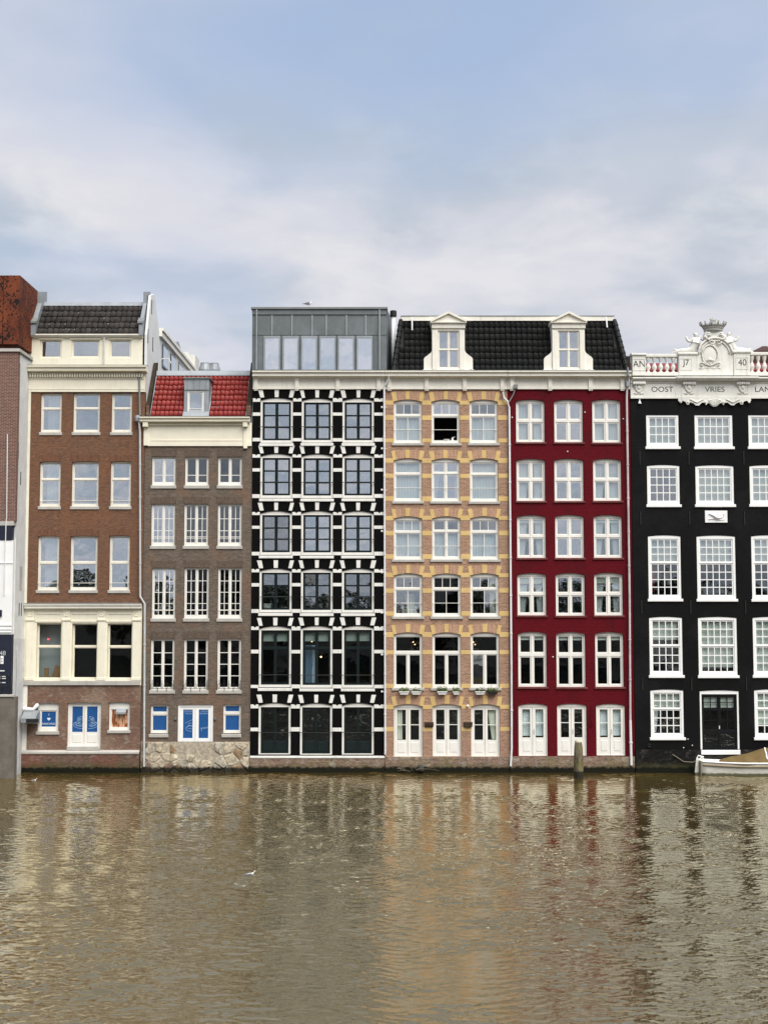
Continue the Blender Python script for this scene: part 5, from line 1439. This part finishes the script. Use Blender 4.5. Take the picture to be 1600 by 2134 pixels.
        text(t, ring, P, xm, Y - .063, Z(py), .36 if t == 'J7' else .30, .006, font_x=.95)
    for (a, b, cs_, yt) in ((1343.5, 1412.5, (1350.5, 1363.5, 1376.5, 1389.5, 1402.5), 737), (1561, 1632, (1567, 1580, 1593, 1606, 1619), 733)):
        xa, xb = X(a, 760) + .003, X(b, 760) - .003
        B_ = MB().cham(xa, xb, Y - .02, Y + .28, zb0, Z(776), .01).build('balustrade', S, H)
        MB().cham(xa, xb, Y - .02, Y + .28, Z(yt + 7.5), Z(yt + 1), .02).build('top_rail', S, B_)
        zl, zh = Z(776), Z(yt + 7.5); hh = zh - zl
        for px in cs_ if a < 1500 else cs_:
            MB().lathe((X(px, 760), Y + .13, zl), [(.10, 0), (.10, .05 * hh), (.06, .10 * hh), (.05, .14 * hh), (.115, .30 * hh), (.12, .38 * hh), (.08, .52 * hh), (.05, .62 * hh), (.055, .70 * hh), (.09, .80 * hh), (.10, .88 * hh), (.11, .93 * hh), (.11, 1.0 * hh)], 12).build('baluster', S, B_, smooth=True)
    # central cartouche
    cx = 1488.5
    k = lambda px, py: (X(px, py), Z(py))
    pts = [k(1450.5, 782.5), k(1526.5, 782.5), k(1526.5, 737)]
    for a in range(10, 171, 10):
        pts.append((X(1488.5, 737) + 36.5 / 44.4 * math.cos(R(a)), Z(738) + 34 / 44.4 * math.sin(R(a))))
    pts.append(k(1450.5, 737))
    C = MB().prism(pts, Y - .02, Y + .35).build('cartouche', S, H)
    X0, Z0 = X(1488.5, 737), Z(738)
    m = MB()
    for rr, th, yy in ((36, .055, -.05), (30, .035, -.04)):
        m.tube([(X0 + rr / 44.4 * math.cos(R(a)), Y + yy, Z0 + (rr - 2) / 44.4 * math.sin(R(a))) for a in range(0, 181, 10)], th, 8)
    ox, oz = X(1477.5, 741), Z(741)
    m.tube([(ox + 16.5 / 44.4 * math.cos(R(a)), Y - .06, oz + 21.5 / 44.4 * math.sin(R(a))) for a in range(0, 361, 12)], .035, 8, False)
    m.ball((ox, Y - .015, oz), 15.5 / 44.4, .05, 20 / 44.4, 16, 8)
    m.tube([(ox - .18, Y - .09, Z(752)), (ox, Y - .10, Z(751)), (ox + .18, Y - .09, Z(752))], .022, 6).ball((ox, Y - .08, Z(749.5)), .10, .04, .06).ball((ox, Y - .08, Z(759)), .05, .04, .035)
    for s in (-1, 1):
        sx = ox
        m.tube([(sx + s * .20, Y - .06, Z(761)), (sx + s * .36, Y - .07, Z(756)), (sx + s * .46, Y - .07, Z(757)), (sx + s * .44, Y - .07, Z(761)), (sx + s * .34, Y - .07, Z(763))], .03, 6)
        cxs, czs = X0 + s * .16, Z(713)
        m.tube([(cxs + (.03 + .012 * j) * math.cos(j * .7), Y - .10, czs + (.03 + .012 * j) * math.sin(j * .7)) for j in range(10)], .028, 6)
        m.tube([(cxs + s * .12, Y - .09, czs + .06), (cxs + s * .30, Y - .09, Z(705)), (cxs + s * .22, Y - .09, Z(699)), (cxs + s * .02, Y - .09, Z(698))], [.05, .06, .05, .03], 7)
        m.ball((cxs + s * .30, Y - .08, Z(703)), .10, .06, .07).ball((cxs + s * .14, Y - .09, Z(696)), .09, .06, .06)
    bw = [(X(a, b), Z(b)) for a, b in ((1455, 770), (1455, 767), (1462, 769), (1467, 766), (1474, 768.5), (1480, 766), (1486, 768.5), (1493, 766), (1500, 768.5))]
    m.tube([(a, Y - .03, b) for a, b in bw], .02, 5)
    m.build('cartouche_carving', S, C, smooth=True)
    # neck and crown
    neck = MB().prism([k(1466, 708), k(1507, 708), k(1503, 696), k(1499, 689), k(1470, 689), k(1467, 697)], Y + .0, Y + .3).build('cartouche_neck', S, C)
    KX, KY = X(1486, 685), Y + .14
    m = MB(); z_ = Z(690)
    m.lathe((KX, KY, z_), [(.42, 0), (.46, .04), (.45, .10), (.48, .12), (.52, .20), (.56, .24), (.60, .27), (.58, .29), (.50, .27)], 20, 1, .62)
    for j in range(12):
        a = 2 * math.pi * j / 12 + .26
        px_, py_ = KX + .60 * math.cos(a), KY + .38 * math.sin(a); hz = z_ + .30
        m.ball((px_, py_, hz + .05), .055, .05, .07, 7, 5).ball((px_ * 1 + .03 * math.cos(a), py_, hz + .13), .04, .04, .045, 6, 4)
    m.ball((KX, KY, z_ + .36), .22, .16, .16, 10, 6).ball((KX, KY - .05, z_ + .52), .14, .10, .10).ball((KX - .10, KY - .02, z_ + .58), .06, .05, .05).ball((KX + .10, KY - .02, z_ + .58), .06, .05, .05).ball((KX, KY, z_ + .62), .055)
    m.build('crown_carving', paint('weathered sandstone', (.40, .40, .37), .85, .3, (.06, .06, .06), .9, .8), C, smooth=False)
    # reclining sea figures
    for s, hx, hz in ((-1, 1449.5, 697), (1, 1519, 695.5)):
        bx, bz = X(hx, hz), Z(hz); yy = Y + .14
        P = lambda dx, dz, dy=0: (bx + s * dx, yy + dy, bz + dz)
        pts = [P(.05, -.62), P(-.0, -.42, -.02), P(-.02, -.26, -.02), P(-.01, -.12), P(0, .0, -.01), P(0, .10),            # hip, waist, chest, neck, head
               P(.14, -.20), P(.30, -.34), P(.42, -.22), P(.44, -.08),                                           # outer raised arm
               P(-.16, -.22), P(-.24, -.10), P(-.28, -.02),                                                   # inner arm
               P(.22, -.76), P(.46, -.82), P(.68, -.76), P(.88, -.80), P(1.05, -.78)]                          # coiled tail
        ed = [(0, 1), (1, 2), (2, 3), (3, 4), (4, 5), (2, 6), (6, 7), (7, 8), (8, 9), (2, 10), (10, 11), (11, 12), (0, 13), (13, 14), (14, 15), (15, 16), (16, 17)]
        rd = [.22, .16, .20, .075, .115, .10, .085, .07, .065, .05, .085, .07, .055, .22, .17, .13, .085, .04]
        st = skin_mesh(pts, ed, rd)
        st.build('sea_figure', S, C, smooth=True)
        m = MB().tube([P(.12, .06), P(-.42, -.34)], .02, 6)
        m.build('trident_rod', iron, C)
        m = MB(); m.tube([P(.86, -.80), P(1.0, -.70), P(1.12, -.74)], [.07, .05, .015], 6).tube([P(.86, -.80), P(1.02, -.84), P(1.15, -.86)], [.07, .05, .015], 6)
        m.build('tail_fin', S, C)
    # roofs behind the parapet
    RB = MB().profile(x0 + .3, x1 - .3, [(1.2, Z(783, 1.2)), (1.2, Z(771, 1.2)), (3.0, Z(757, 3.0)), (5.0, Z(783, 3.0))]).build('rear_roof', t_red, H)
    bxx = X(1596, 720, 5); zb = Z(731, 5); zt = Z(713, 5)
    xa, xb = X(1568, 720, 5), X(1640, 720, 5)
    bt = paint('mossy brown roof', (.07, .03, .024), .8, .3)
    MB().add([(xa, 5, zb), (xb, 5, zb), (xb, 8, zb), (xa, 8, zb), (xa + .8, 6, zt), (xb - .8, 6, zt), (xa, 5, zb - 1.5), (xb, 5, zb - 1.5), (xb, 8, zb - 1.5), (xa, 8, zb - 1.5)],
             [(0, 1, 5, 4), (1, 2, 5), (2, 3, 4, 5), (3, 0, 4), (0, 6, 7, 1), (1, 7, 8, 2), (2, 8, 9, 3), (3, 9, 6, 0)]).build('rear_hip_roof', bt, RB)
    shell(H, x0, x1, Z(790), Y, [Z(1422), Z(1267), Z(1100), Z(950), Z(845)], darkbrickp)
    MB().lathe((X(1331, 836), Y - .08, Z(842)), [(.08, 0), (.07, .06), (.035, .10), (.03, .2)], 8).build('wall_lamp', white2, H)
    return H

# ------------------------------------------------ corner building at the left edge
def house_g():
    Y = -1.87
    x0, x1 = X(-170, 1250, Y), X(27.5, 1250, Y)
    H = root('corner_building', ((x0 + x1) / 2, Y, 0), 'corner building with rusty perforated steel top, brown brick and white lower front', 'building')
    wx = [X(-60, 1250, Y)]
    zA, zB, zC, zD, zE = Z(1452, Y), Z(1322, Y), Z(1126, Y), Z(1086, Y), Z(733, Y)
    box('brick_front', H, cornerbrick, x0, x1, Y, Y + .3, zD, zE)
    box('concrete_band', H, stone, x0, x1 - .02, Y - .03, Y + .3, Z(1095, Y), zD - .002)
    box('navy_band', H, navy, x0, x1 - .1, Y - .02, Y + .3, zC, Z(1095, Y) - .002)
    m = MB().box(x0, x1 - .03, Y, Y + .3, zB, zC - .002)
    m.build('white_front', white2, H)
    for py, pr in ((1172, .03), (1302, .05), (1310, .05), (1316, .05)):
        box('front_moulding', H, white2, x0, x1 - .02, Y - pr, Y - .001, Z(py + 2, Y), Z(py, Y))
    box('letter_box_sign', H, navy, X(-8, 1278, Y), X(5, 1278, Y), Y - .06, Y - .001, Z(1285, Y), Z(1271, Y))
    gf = box('ground_floor_front', H, navy, x0, x1 - .01, Y + .02, Y + .3, zA, zB - .002)
    text('48', pipegrey, gf, X(6, 1361, Y), Y + .018, Z(1361, Y), .20, .008)
    s = box('menu_sign', H, white2, X(1.5, 1376, Y), X(8, 1376, Y), Y - .02, Y + .018, Z(1384, Y), Z(1367, Y), True)
    for py in (1372, 1377): box('sign_window', s, iron, X(3.5, py, Y), X(6, py, Y), Y - .024, Y - .021, Z(py + 2, Y), Z(py, Y))
    for py, w in ((1397, 10), (1409, 12), (1413, 13), (1421.5, 12)): box('sign_line', gf, white2, X(-4, py, Y), X(w, py, Y), Y + .008, Y + .019, Z(py + 2, Y), Z(py, Y))
    MB().tube([(X(17, 900, Y), Y - .05, Z(905, Y)), (X(17, 1000, Y), Y - .05, Z(1080, Y)), (X(14, 1085, Y), Y - .05, Z(1088, Y)), (X(13.5, 1100, Y), Y - .06, Z(1240, Y))], .022, 6).build('cable_pipe', pipewhite, H)
    # side wall towards the lower neighbours
    ws = MB().add(*side_poly(x1 - .3, x1 + .0, [(Y + .302, -1), (2.4, -1), (2.4, zE - .05), (Y + .302, zE - .05)])).build('side_wall', stucco, H)
    MB().add(*side_poly(x1 + .001, x1 + .03, [(Y + .25, -1), (-.01, -1), (-.01, Z(1332, -.5)), (Y + .25, Z(1330, Y))])).build('lower_side_wall', stucco_old, H)
    box('front_return', H, cornerbrick, x1 + .002, x1 + .03, Y, Y + .28, zD, zE - .5)
    for (yy, py) in ((-1.55, 935), (-1.55, 945), (-1.1, 997), (-.9, 1270), (-.55, 1270)):
        box('wall_anchor', H, iron, x1 + .001, x1 + .025, yy - .02, yy + .02, Z(py, yy) - .3, Z(py, yy) + .3)
    box('side_niche', H, stone, x1 + .001, x1 + .012, -.95, -.55, Z(1230, -.9), Z(1180, -.9))
    MB().tube([(x1 + .07, -1.2, Z(1352, -1.2)), (x1 + .07, -1.2, Z(1540, -1.2))], .03, 6).build('side_pipe', pipegrey, H)
    MB().add(*side_poly(x1 - .2, x1 + .10, [(Y - .08, zE), (2.4, zE), (2.4, zE + .14), (Y - .08, zE + .14)])).box(x0, x1 - .201, Y - .08, Y + .3, zE, zE + .14).build('coping', stone, H)
    # rusty steel storey
    s = NT('perforated rusty steel'); p = s.pos(); sp = s.n('ShaderNodeSeparateXYZ'); s.l(p, sp.inputs[0])
    u = s.math('ADD', sp.outputs[0], sp.outputs[1])
    a = s.noise(p, 1.4, 5, .6); b = s.noise(p, 14, 4, .7)
    c = s.mix(s.ramp(a, .35, .65), (.095, .022, .010), (.20, .052, .018)); c = s.mix(s.ramp(b, .4, .7, 0, .6), c, (.09, .022, .012))
    cu, cz = s.math('FLOOR', s.math('MULTIPLY', u, 15.0)), s.math('FLOOR', s.math('MULTIPLY', sp.outputs[2], 15.0))
    cb = s.n('ShaderNodeCombineXYZ'); s.l(cu, cb.inputs[0]); s.l(cz, cb.inputs[1])
    wn_ = s.n('ShaderNodeTexWhiteNoise', noise_dimensions='2D'); s.l(cb.outputs[0], wn_.inputs[0])
    th = s.ramp(s.noise(p, .9, 3, .5), .35, .68, .04, .40)
    hole = s.math('LESS_THAN', wn_.outputs[0], th)
    c = s.mix(hole, c, (.012, .006, .005))
    s.bsdf(c, .8, .1, .3, s.bump(b, .4, .01)); rust = s.m
    zR0, zR1 = zE + .35, Z(574, Y)
    core = MB().box(x0, x1 - .12, Y + .12, 2.3, zE + .141, zR1 - .1).build('steel_storey', paint('rust dark', (.05, .014, .009), .85, .3), H)
    xs = [x1 - .02 - .72 * i for i in range(0, 6)]
    for a_, b_ in zip(xs[1:], xs[:-1]):
        MB().cham(a_ + .01, b_ - .01, Y - .02, Y + .10, zR0, zR1, .01).build('steel_panel', rust, core)
    ys = [Y - .02 + .60 * i for i in range(0, 6)]
    for a_, b_ in zip(ys[:-1], ys[1:]):
        MB().box(x1 - .10, x1 + .02, a_ + .01, b_ - .01, zR0, zR1).build('steel_panel', rust, core)
    # quay under the building
    q = MB().box(x0, X(33, 1530, Y) - .0, Y - .12, Y + .302, -1, zA - .002).build('quay_wall', quaymat, H)
    box('quay_coping', q, stone, x0, X(32, 1455, Y), Y - .18, Y + .018, zA, Z(1447, Y), True)
    # black iron railing on the quay
    G = root('iron_railing', (X(4, 1440, Y), Y - .1, Z(1447, Y)), 'black iron railing on the quay edge before the navy wall', 'railing')
    m = MB()
    for px in (-40, -18, 4, 20): m.tube([(X(px, 1440, Y), Y - .1, Z(1447, Y)), (X(px, 1440, Y), Y - .1, Z(1408, Y))], .03, 6).ball((X(px, 1408, Y), Y - .1, Z(1407, Y)), .055)
    m.build('post', iron, G)
    MB().tube([(X(-40, 1412, Y), Y - .1, Z(1412, Y)), (X(20, 1412, Y), Y - .1, Z(1411, Y))], .022, 6).tube([(X(-40, 1430, Y), Y - .1, Z(1430, Y)), (X(20, 1430, Y), Y - .1, Z(1429, Y))], .018, 6).build('rail', iron, G)
    return H

house_a(); house_b(); house_c(); house_d(); house_e(); house_f(); house_g()

# ================================================================== THINGS ON AND BY THE WATER
def gull(loc, face, label, floating=False, s=1.0):
    g = root('seagull', loc, label, 'seagull', 'gulls')
    x, y, z = loc
    k = face * s
    leg = .10 * s if not floating else -.03 * s
    def ringm(rows, n=10):
        m = MB()
        for (cx, cz, rw, rh) in rows:
            m.v += [(x + cx * k, y + rw * s * math.cos(2 * math.pi * i / n), z + leg + cz * s + rh * s * math.sin(2 * math.pi * i / n)) for i in range(n)]
        for j in range(len(rows) - 1):
            m.f += [(j * n + i, j * n + (i + 1) % n, (j + 1) * n + (i + 1) % n, (j + 1) * n + i) for i in range(n)]
        m.f += [tuple(range(n - 1, -1, -1)), tuple(range((len(rows) - 1) * n, len(rows) * n))]
        return m
    ringm([(-.24, .075, .012, .008), (-.18, .075, .035, .022), (-.08, .07, .065, .055), (.02, .075, .075, .068), (.09, .095, .06, .062), (.13, .14, .038, .04), (.145, .18, .03, .032), (.165, .215, .03, .03), (.19, .225, .024, .022), (.205, .222, .008, .008)]).build('body', gm_white, g, smooth=True)
    for sy in (-1, 1):
        m = MB()
        pts = [(.08, .12), (.02, .135), (-.08, .115), (-.20, .085), (-.30, .075), (-.20, .06), (-.08, .05), (.04, .06)]
        m.v = [(x + a * k, y + sy * (.078 if -.1 < a else .05) * s, z + leg + b * s) for a, b in pts] + [(x + a * k, y + sy * (.05 if -.1 < a else .03) * s, z + leg + b * s) for a, b in pts]
        n = len(pts); m.f = [tuple(range(n)), tuple(range(2 * n - 1, n - 1, -1))] + [(i, (i + 1) % n, (i + 1) % n + n, i + n) for i in range(n)]
        m.build('wing', gm_grey, g)
        if not floating:
            MB().tube([(x, y + sy * .025 * s, z), (x + .01 * k, y + sy * .025 * s, z + leg + .03 * s)], .006, 5).box(x - .02, x + .03, y + sy * .025 * s - .012, y + sy * .025 * s + .012, z, z + .006).build('leg', gm_beak, g)
    MB().tube([(x + .2 * k, y, z + leg + .222 * s), (x + .235 * k, y, z + leg + .216 * s), (x + .25 * k, y, z + leg + .205 * s)], [.010, .007, .003], 6).build('beak', gm_beak, g)
    return g
gm_white = paint('white plumage', (.82, .82, .80), .8, .04, streak=False)
gm_grey = paint('grey plumage', (.17, .18, .19), .8, .08, streak=False)
gm_beak = paint('yellow beak', (.55, .38, .06), .6, .05, streak=False)
gull((X(643, 641, .3), .3, Z(641, .34) + .002), 1, 'grey-winged seagull standing on the edge of the zinc roof box')
def on_water(px, py):
    v = (1067 - py) / F_PX; t = -CAM_Z / (_s + v * _c)
    return ((px - 800) / F_PX * t, -DIST + t * (_c - v * _s), 0.0)
gull(on_water(523, 1824), 1, 'white gull swimming alone in the middle of the canal', True, .62)
gull(on_water(72, 1628), 1, 'small white gull swimming at the left by the brown foundation', True, .6)

# mooring post
px_, py_, _ = on_water(1205, 1621)
PO = root('mooring_post', (px_, py_, -.8), 'weathered mossy wooden mooring post in front of the red house', 'post')
s = NT('mossy wet timber'); p = s.pos(); sp = s.n('ShaderNodeSeparateXYZ'); s.l(p, sp.inputs[0])
a = s.noise(p, 6, 6, .7, .2, (1, 1, .25)); b = s.noise(p, 2.5, 4, .6)
c = s.mix(s.ramp(a, .3, .7), (.06, .048, .03), (.26, .22, .15)); c = s.mix(s.ramp(b, .45, .6, 0, .75), c, (.14, .13, .025))
c = s.mix(s.ramp(sp.outputs[2], .34, .27, 0, .95), c, (.012, .012, .009))
s.bsdf(c, .85, 0, .3, s.bump(a, .9, .03))
m = MB(); n = 14; rows = [(-.8, .215), (.25, .215), (.6, .21), (1.0, .205), (1.35, .19), (1.52, .165), (1.585, .155)]
for z_, r_ in rows:
    m.v += [(px_ + r_ * (1 + .05 * math.sin(3 * t + z_)) * math.cos(t), py_ + r_ * math.sin(t), z_) for t in [2 * math.pi * k / n for k in range(n)]]
for j in range(len(rows) - 1): m.f += [(j * n + i, j * n + (i + 1) % n, (j + 1) * n + (i + 1) % n, (j + 1) * n + i) for i in range(n)]
m.f += [tuple(range(n - 1, -1, -1)), tuple(range((len(rows) - 1) * n, len(rows) * n))]
m.build('timber', s.m, PO)
MB().lathe((px_, py_, 1.587), [(.158, 0), (.16, .05), (.12, .10), (.03, .12)], 14).build('post_cap', paint('peeling white cap', (.62, .58, .46), .8, .15, (.2, .15, .08), .8), PO)

# covered boat
def boat():
    yb = -.66
    xs0 = X(1456.5, 1600, yb); Lh = 6.2
    B = root('boat', (xs0 + Lh / 2, yb, 0), 'white wooden sloop under a brown canvas cover moored at the black house', 'boat')
    s_ = NT('white boat hull'); p_ = s_.pos(); sp_ = s_.n('ShaderNodeSeparateXYZ'); s_.l(p_, sp_.inputs[0])
    a_ = s_.noise(p_, 3, 5, .6, 0, (.5, 1, 3)); b_ = s_.noise(p_, 6, 4, .6)
    c_ = s_.mix(s_.ramp(a_, .35, .7), (.66, .63, .54), (.82, .80, .73))
    h_ = s_.math('ADD', sp_.outputs[2], s_.math('MULTIPLY', s_.math('SUBTRACT', b_, .5), .12))
    c_ = s_.mix(s_.ramp(h_, .14, .07, 0, .9), c_, (.07, .075, .03))
    s_.bsdf(c_, .45, 0, .35); hullm = s_.m
    n = 26; m = 9; V = []; Fs = []
    def half(t):
        return .55 * (min(1, .62 + 1.2 * t) if t < .32 else 1) * (1 - max(0, (t - .55) / .45) ** 2.2) + .004
    def sheer(t): return .56 + .16 * (1 - t * 3) ** 2 * (t < .33) * .45 + .45 * max(0, t - .5) ** 1.7
    for i in range(n + 1):
        t = i / n; h = half(t); zt = sheer(t)
        for j in range(-m, m + 1):
            u = abs(j) / m
            yy = math.copysign(h * (u ** .36), j) if j else 0
            zz = -.28 + (zt + .28) * u ** 1.9
            V.append((xs0 + .10 + t * Lh + (.12 * u if i == n else 0) - (.10 * u if i == 0 else 0), yb + yy, zz))
    w = 2 * m + 1
    for i in range(n):
        for j in range(2 * m): Fs.append((i * w + j, (i + 1) * w + j, (i + 1) * w + j + 1, i * w + j + 1))
    Fs.append(tuple(range(w)))
    MB().add(V, Fs).build('hull', hullm, B, smooth=True)
    for k, (dz, r_) in enumerate(((-.30, .006), (-.42, .006), (-.18, .006))):
        pass
    path = [(xs0 + .06 + t * Lh, yb - half(t) - .015, sheer(t) - .14) for t in [i / 24 for i in range(25)]]
    MB().tube(path, .045, 8).build('rope_fender', rope, B)
    path = [(xs0 + .04 + t * Lh, yb - half(t) - .01, sheer(t) + .01) for t in [i / 24 for i in range(25)]]
    path2 = [(xs0 + .04 + t * Lh, yb + half(t) + .01, sheer(t) + .01) for t in [i / 24 for i in range(25)]]
    MB().tube(path, .04, 6).tube(path2, .04, 6).build('gunwale', white2, B)
    dk = MB()
    for i in range(7):
        t = i / 24; dk.v += [(xs0 + .04 + t * Lh, yb - half(t), sheer(t)), (xs0 + .04 + t * Lh, yb + half(t), sheer(t))]
    for i in range(6): dk.f.append((2 * i, 2 * i + 2, 2 * i + 3, 2 * i + 1))
    dk.build('stern_deck', white2, B)
    MB().cham(xs0 - .02, xs0 + .02, yb - half(0) * .9, yb + half(0) * .9, -.1, .62, .01).build('transom', paint('bare grey transom', (.30, .26, .18), .8, .2), B)
    MB().prism([(xs0 - .02, -.2), (xs0 - .10, -.2), (xs0 - .22, .1), (xs0 - .14, .75), (xs0 - .05, .75)], yb - .03, yb + .03).build('rudder', hullm, B)
    MB().tube([(xs0 - .10, yb, .75), (xs0 - .05, yb, .86), (xs0 + .2, yb, .80)], .03, 6).build('tiller', white2, B)
    MB().tube([(xs0 + .05 + .12 * math.cos(a), yb - .22, .66 + .13 * math.sin(a)) for a in [k * .35 for k in range(10)]], .022, 6).build('stern_rail', white2, B)
    MB().box(xs0 + .58, xs0 + .66, yb - .42, yb - .36, .62, .74).box(xs0 + .72, xs0 + .80, yb - .42, yb - .36, .62, .72).build('cleat', white2, B)
    # canvas: ridge climbs from the stern deck
    V = []; Fs = []; n = 24; mm = 10; rng = random.Random(4)
    for i in range(n + 1):
        t = .135 + (1 - .16) * i / n; u = i / n
        ridge = sheer(t) + .03 + .64 * min(1, u / .46) ** .85 * (1 - .35 * max(0, u - .5)); h = half(t) * .97 + .05
        for j in range(-mm, mm + 1):
            v = j / mm
            zz = sheer(t) - .03 + (ridge - sheer(t) + .03) * (1 - abs(v) ** 1.25)
            sag = -.045 * math.sin(math.pi * abs(v)) * (1.2 + math.sin(i * 1.9)) + .02 * math.sin(7 * abs(v) + i * .8)
            V.append((xs0 + t * Lh + rng.gauss(0, .006), yb + v * h, zz + sag + rng.gauss(0, .008)))
    w = 2 * mm + 1
    for i in range(n):
        for j in range(2 * mm): Fs.append((i * w + j, (i + 1) * w + j, (i + 1) * w + j + 1, i * w + j + 1))
    MB().add(V, Fs).build('canvas_cover', canvas, B, smooth=True)
    i = int(n * .42); pts = [Vector(V[i * w + j]) + Vector((0, -.01, .02)) for j in range(0, mm + 1)]
    MB().tube(pts[3:], .035, 6).build('tie_strap', white2, B)
    RP = [(xs0 + .1, yb + .3, .66), (xs0 - .2, yb + .42, .50), (xs0 - .6, yb + .5, .52), (xs0 - 1.1, -.12, .85)]
    MB().tube(RP, .018, 5).build('mooring_rope', rope, B)
boat()

# a few lit lamps deep in the black and white house
for px, py, lab in ((669, 1369, 'warm round lamp, middle window, fifth row, black house with white bands'), (650, 1337, 'small warm bulb behind upper panes, middle window, fifth row, white-banded black house')):
    xx = X(px, py, 1.0); MB().ball((xx, 1.0, Z(py, 1.0)), .038 if py > 1350 else .022).build('pendant_lamp', bulbm, None, label=lab, category='lamp', group='lamps hanging behind the windows')
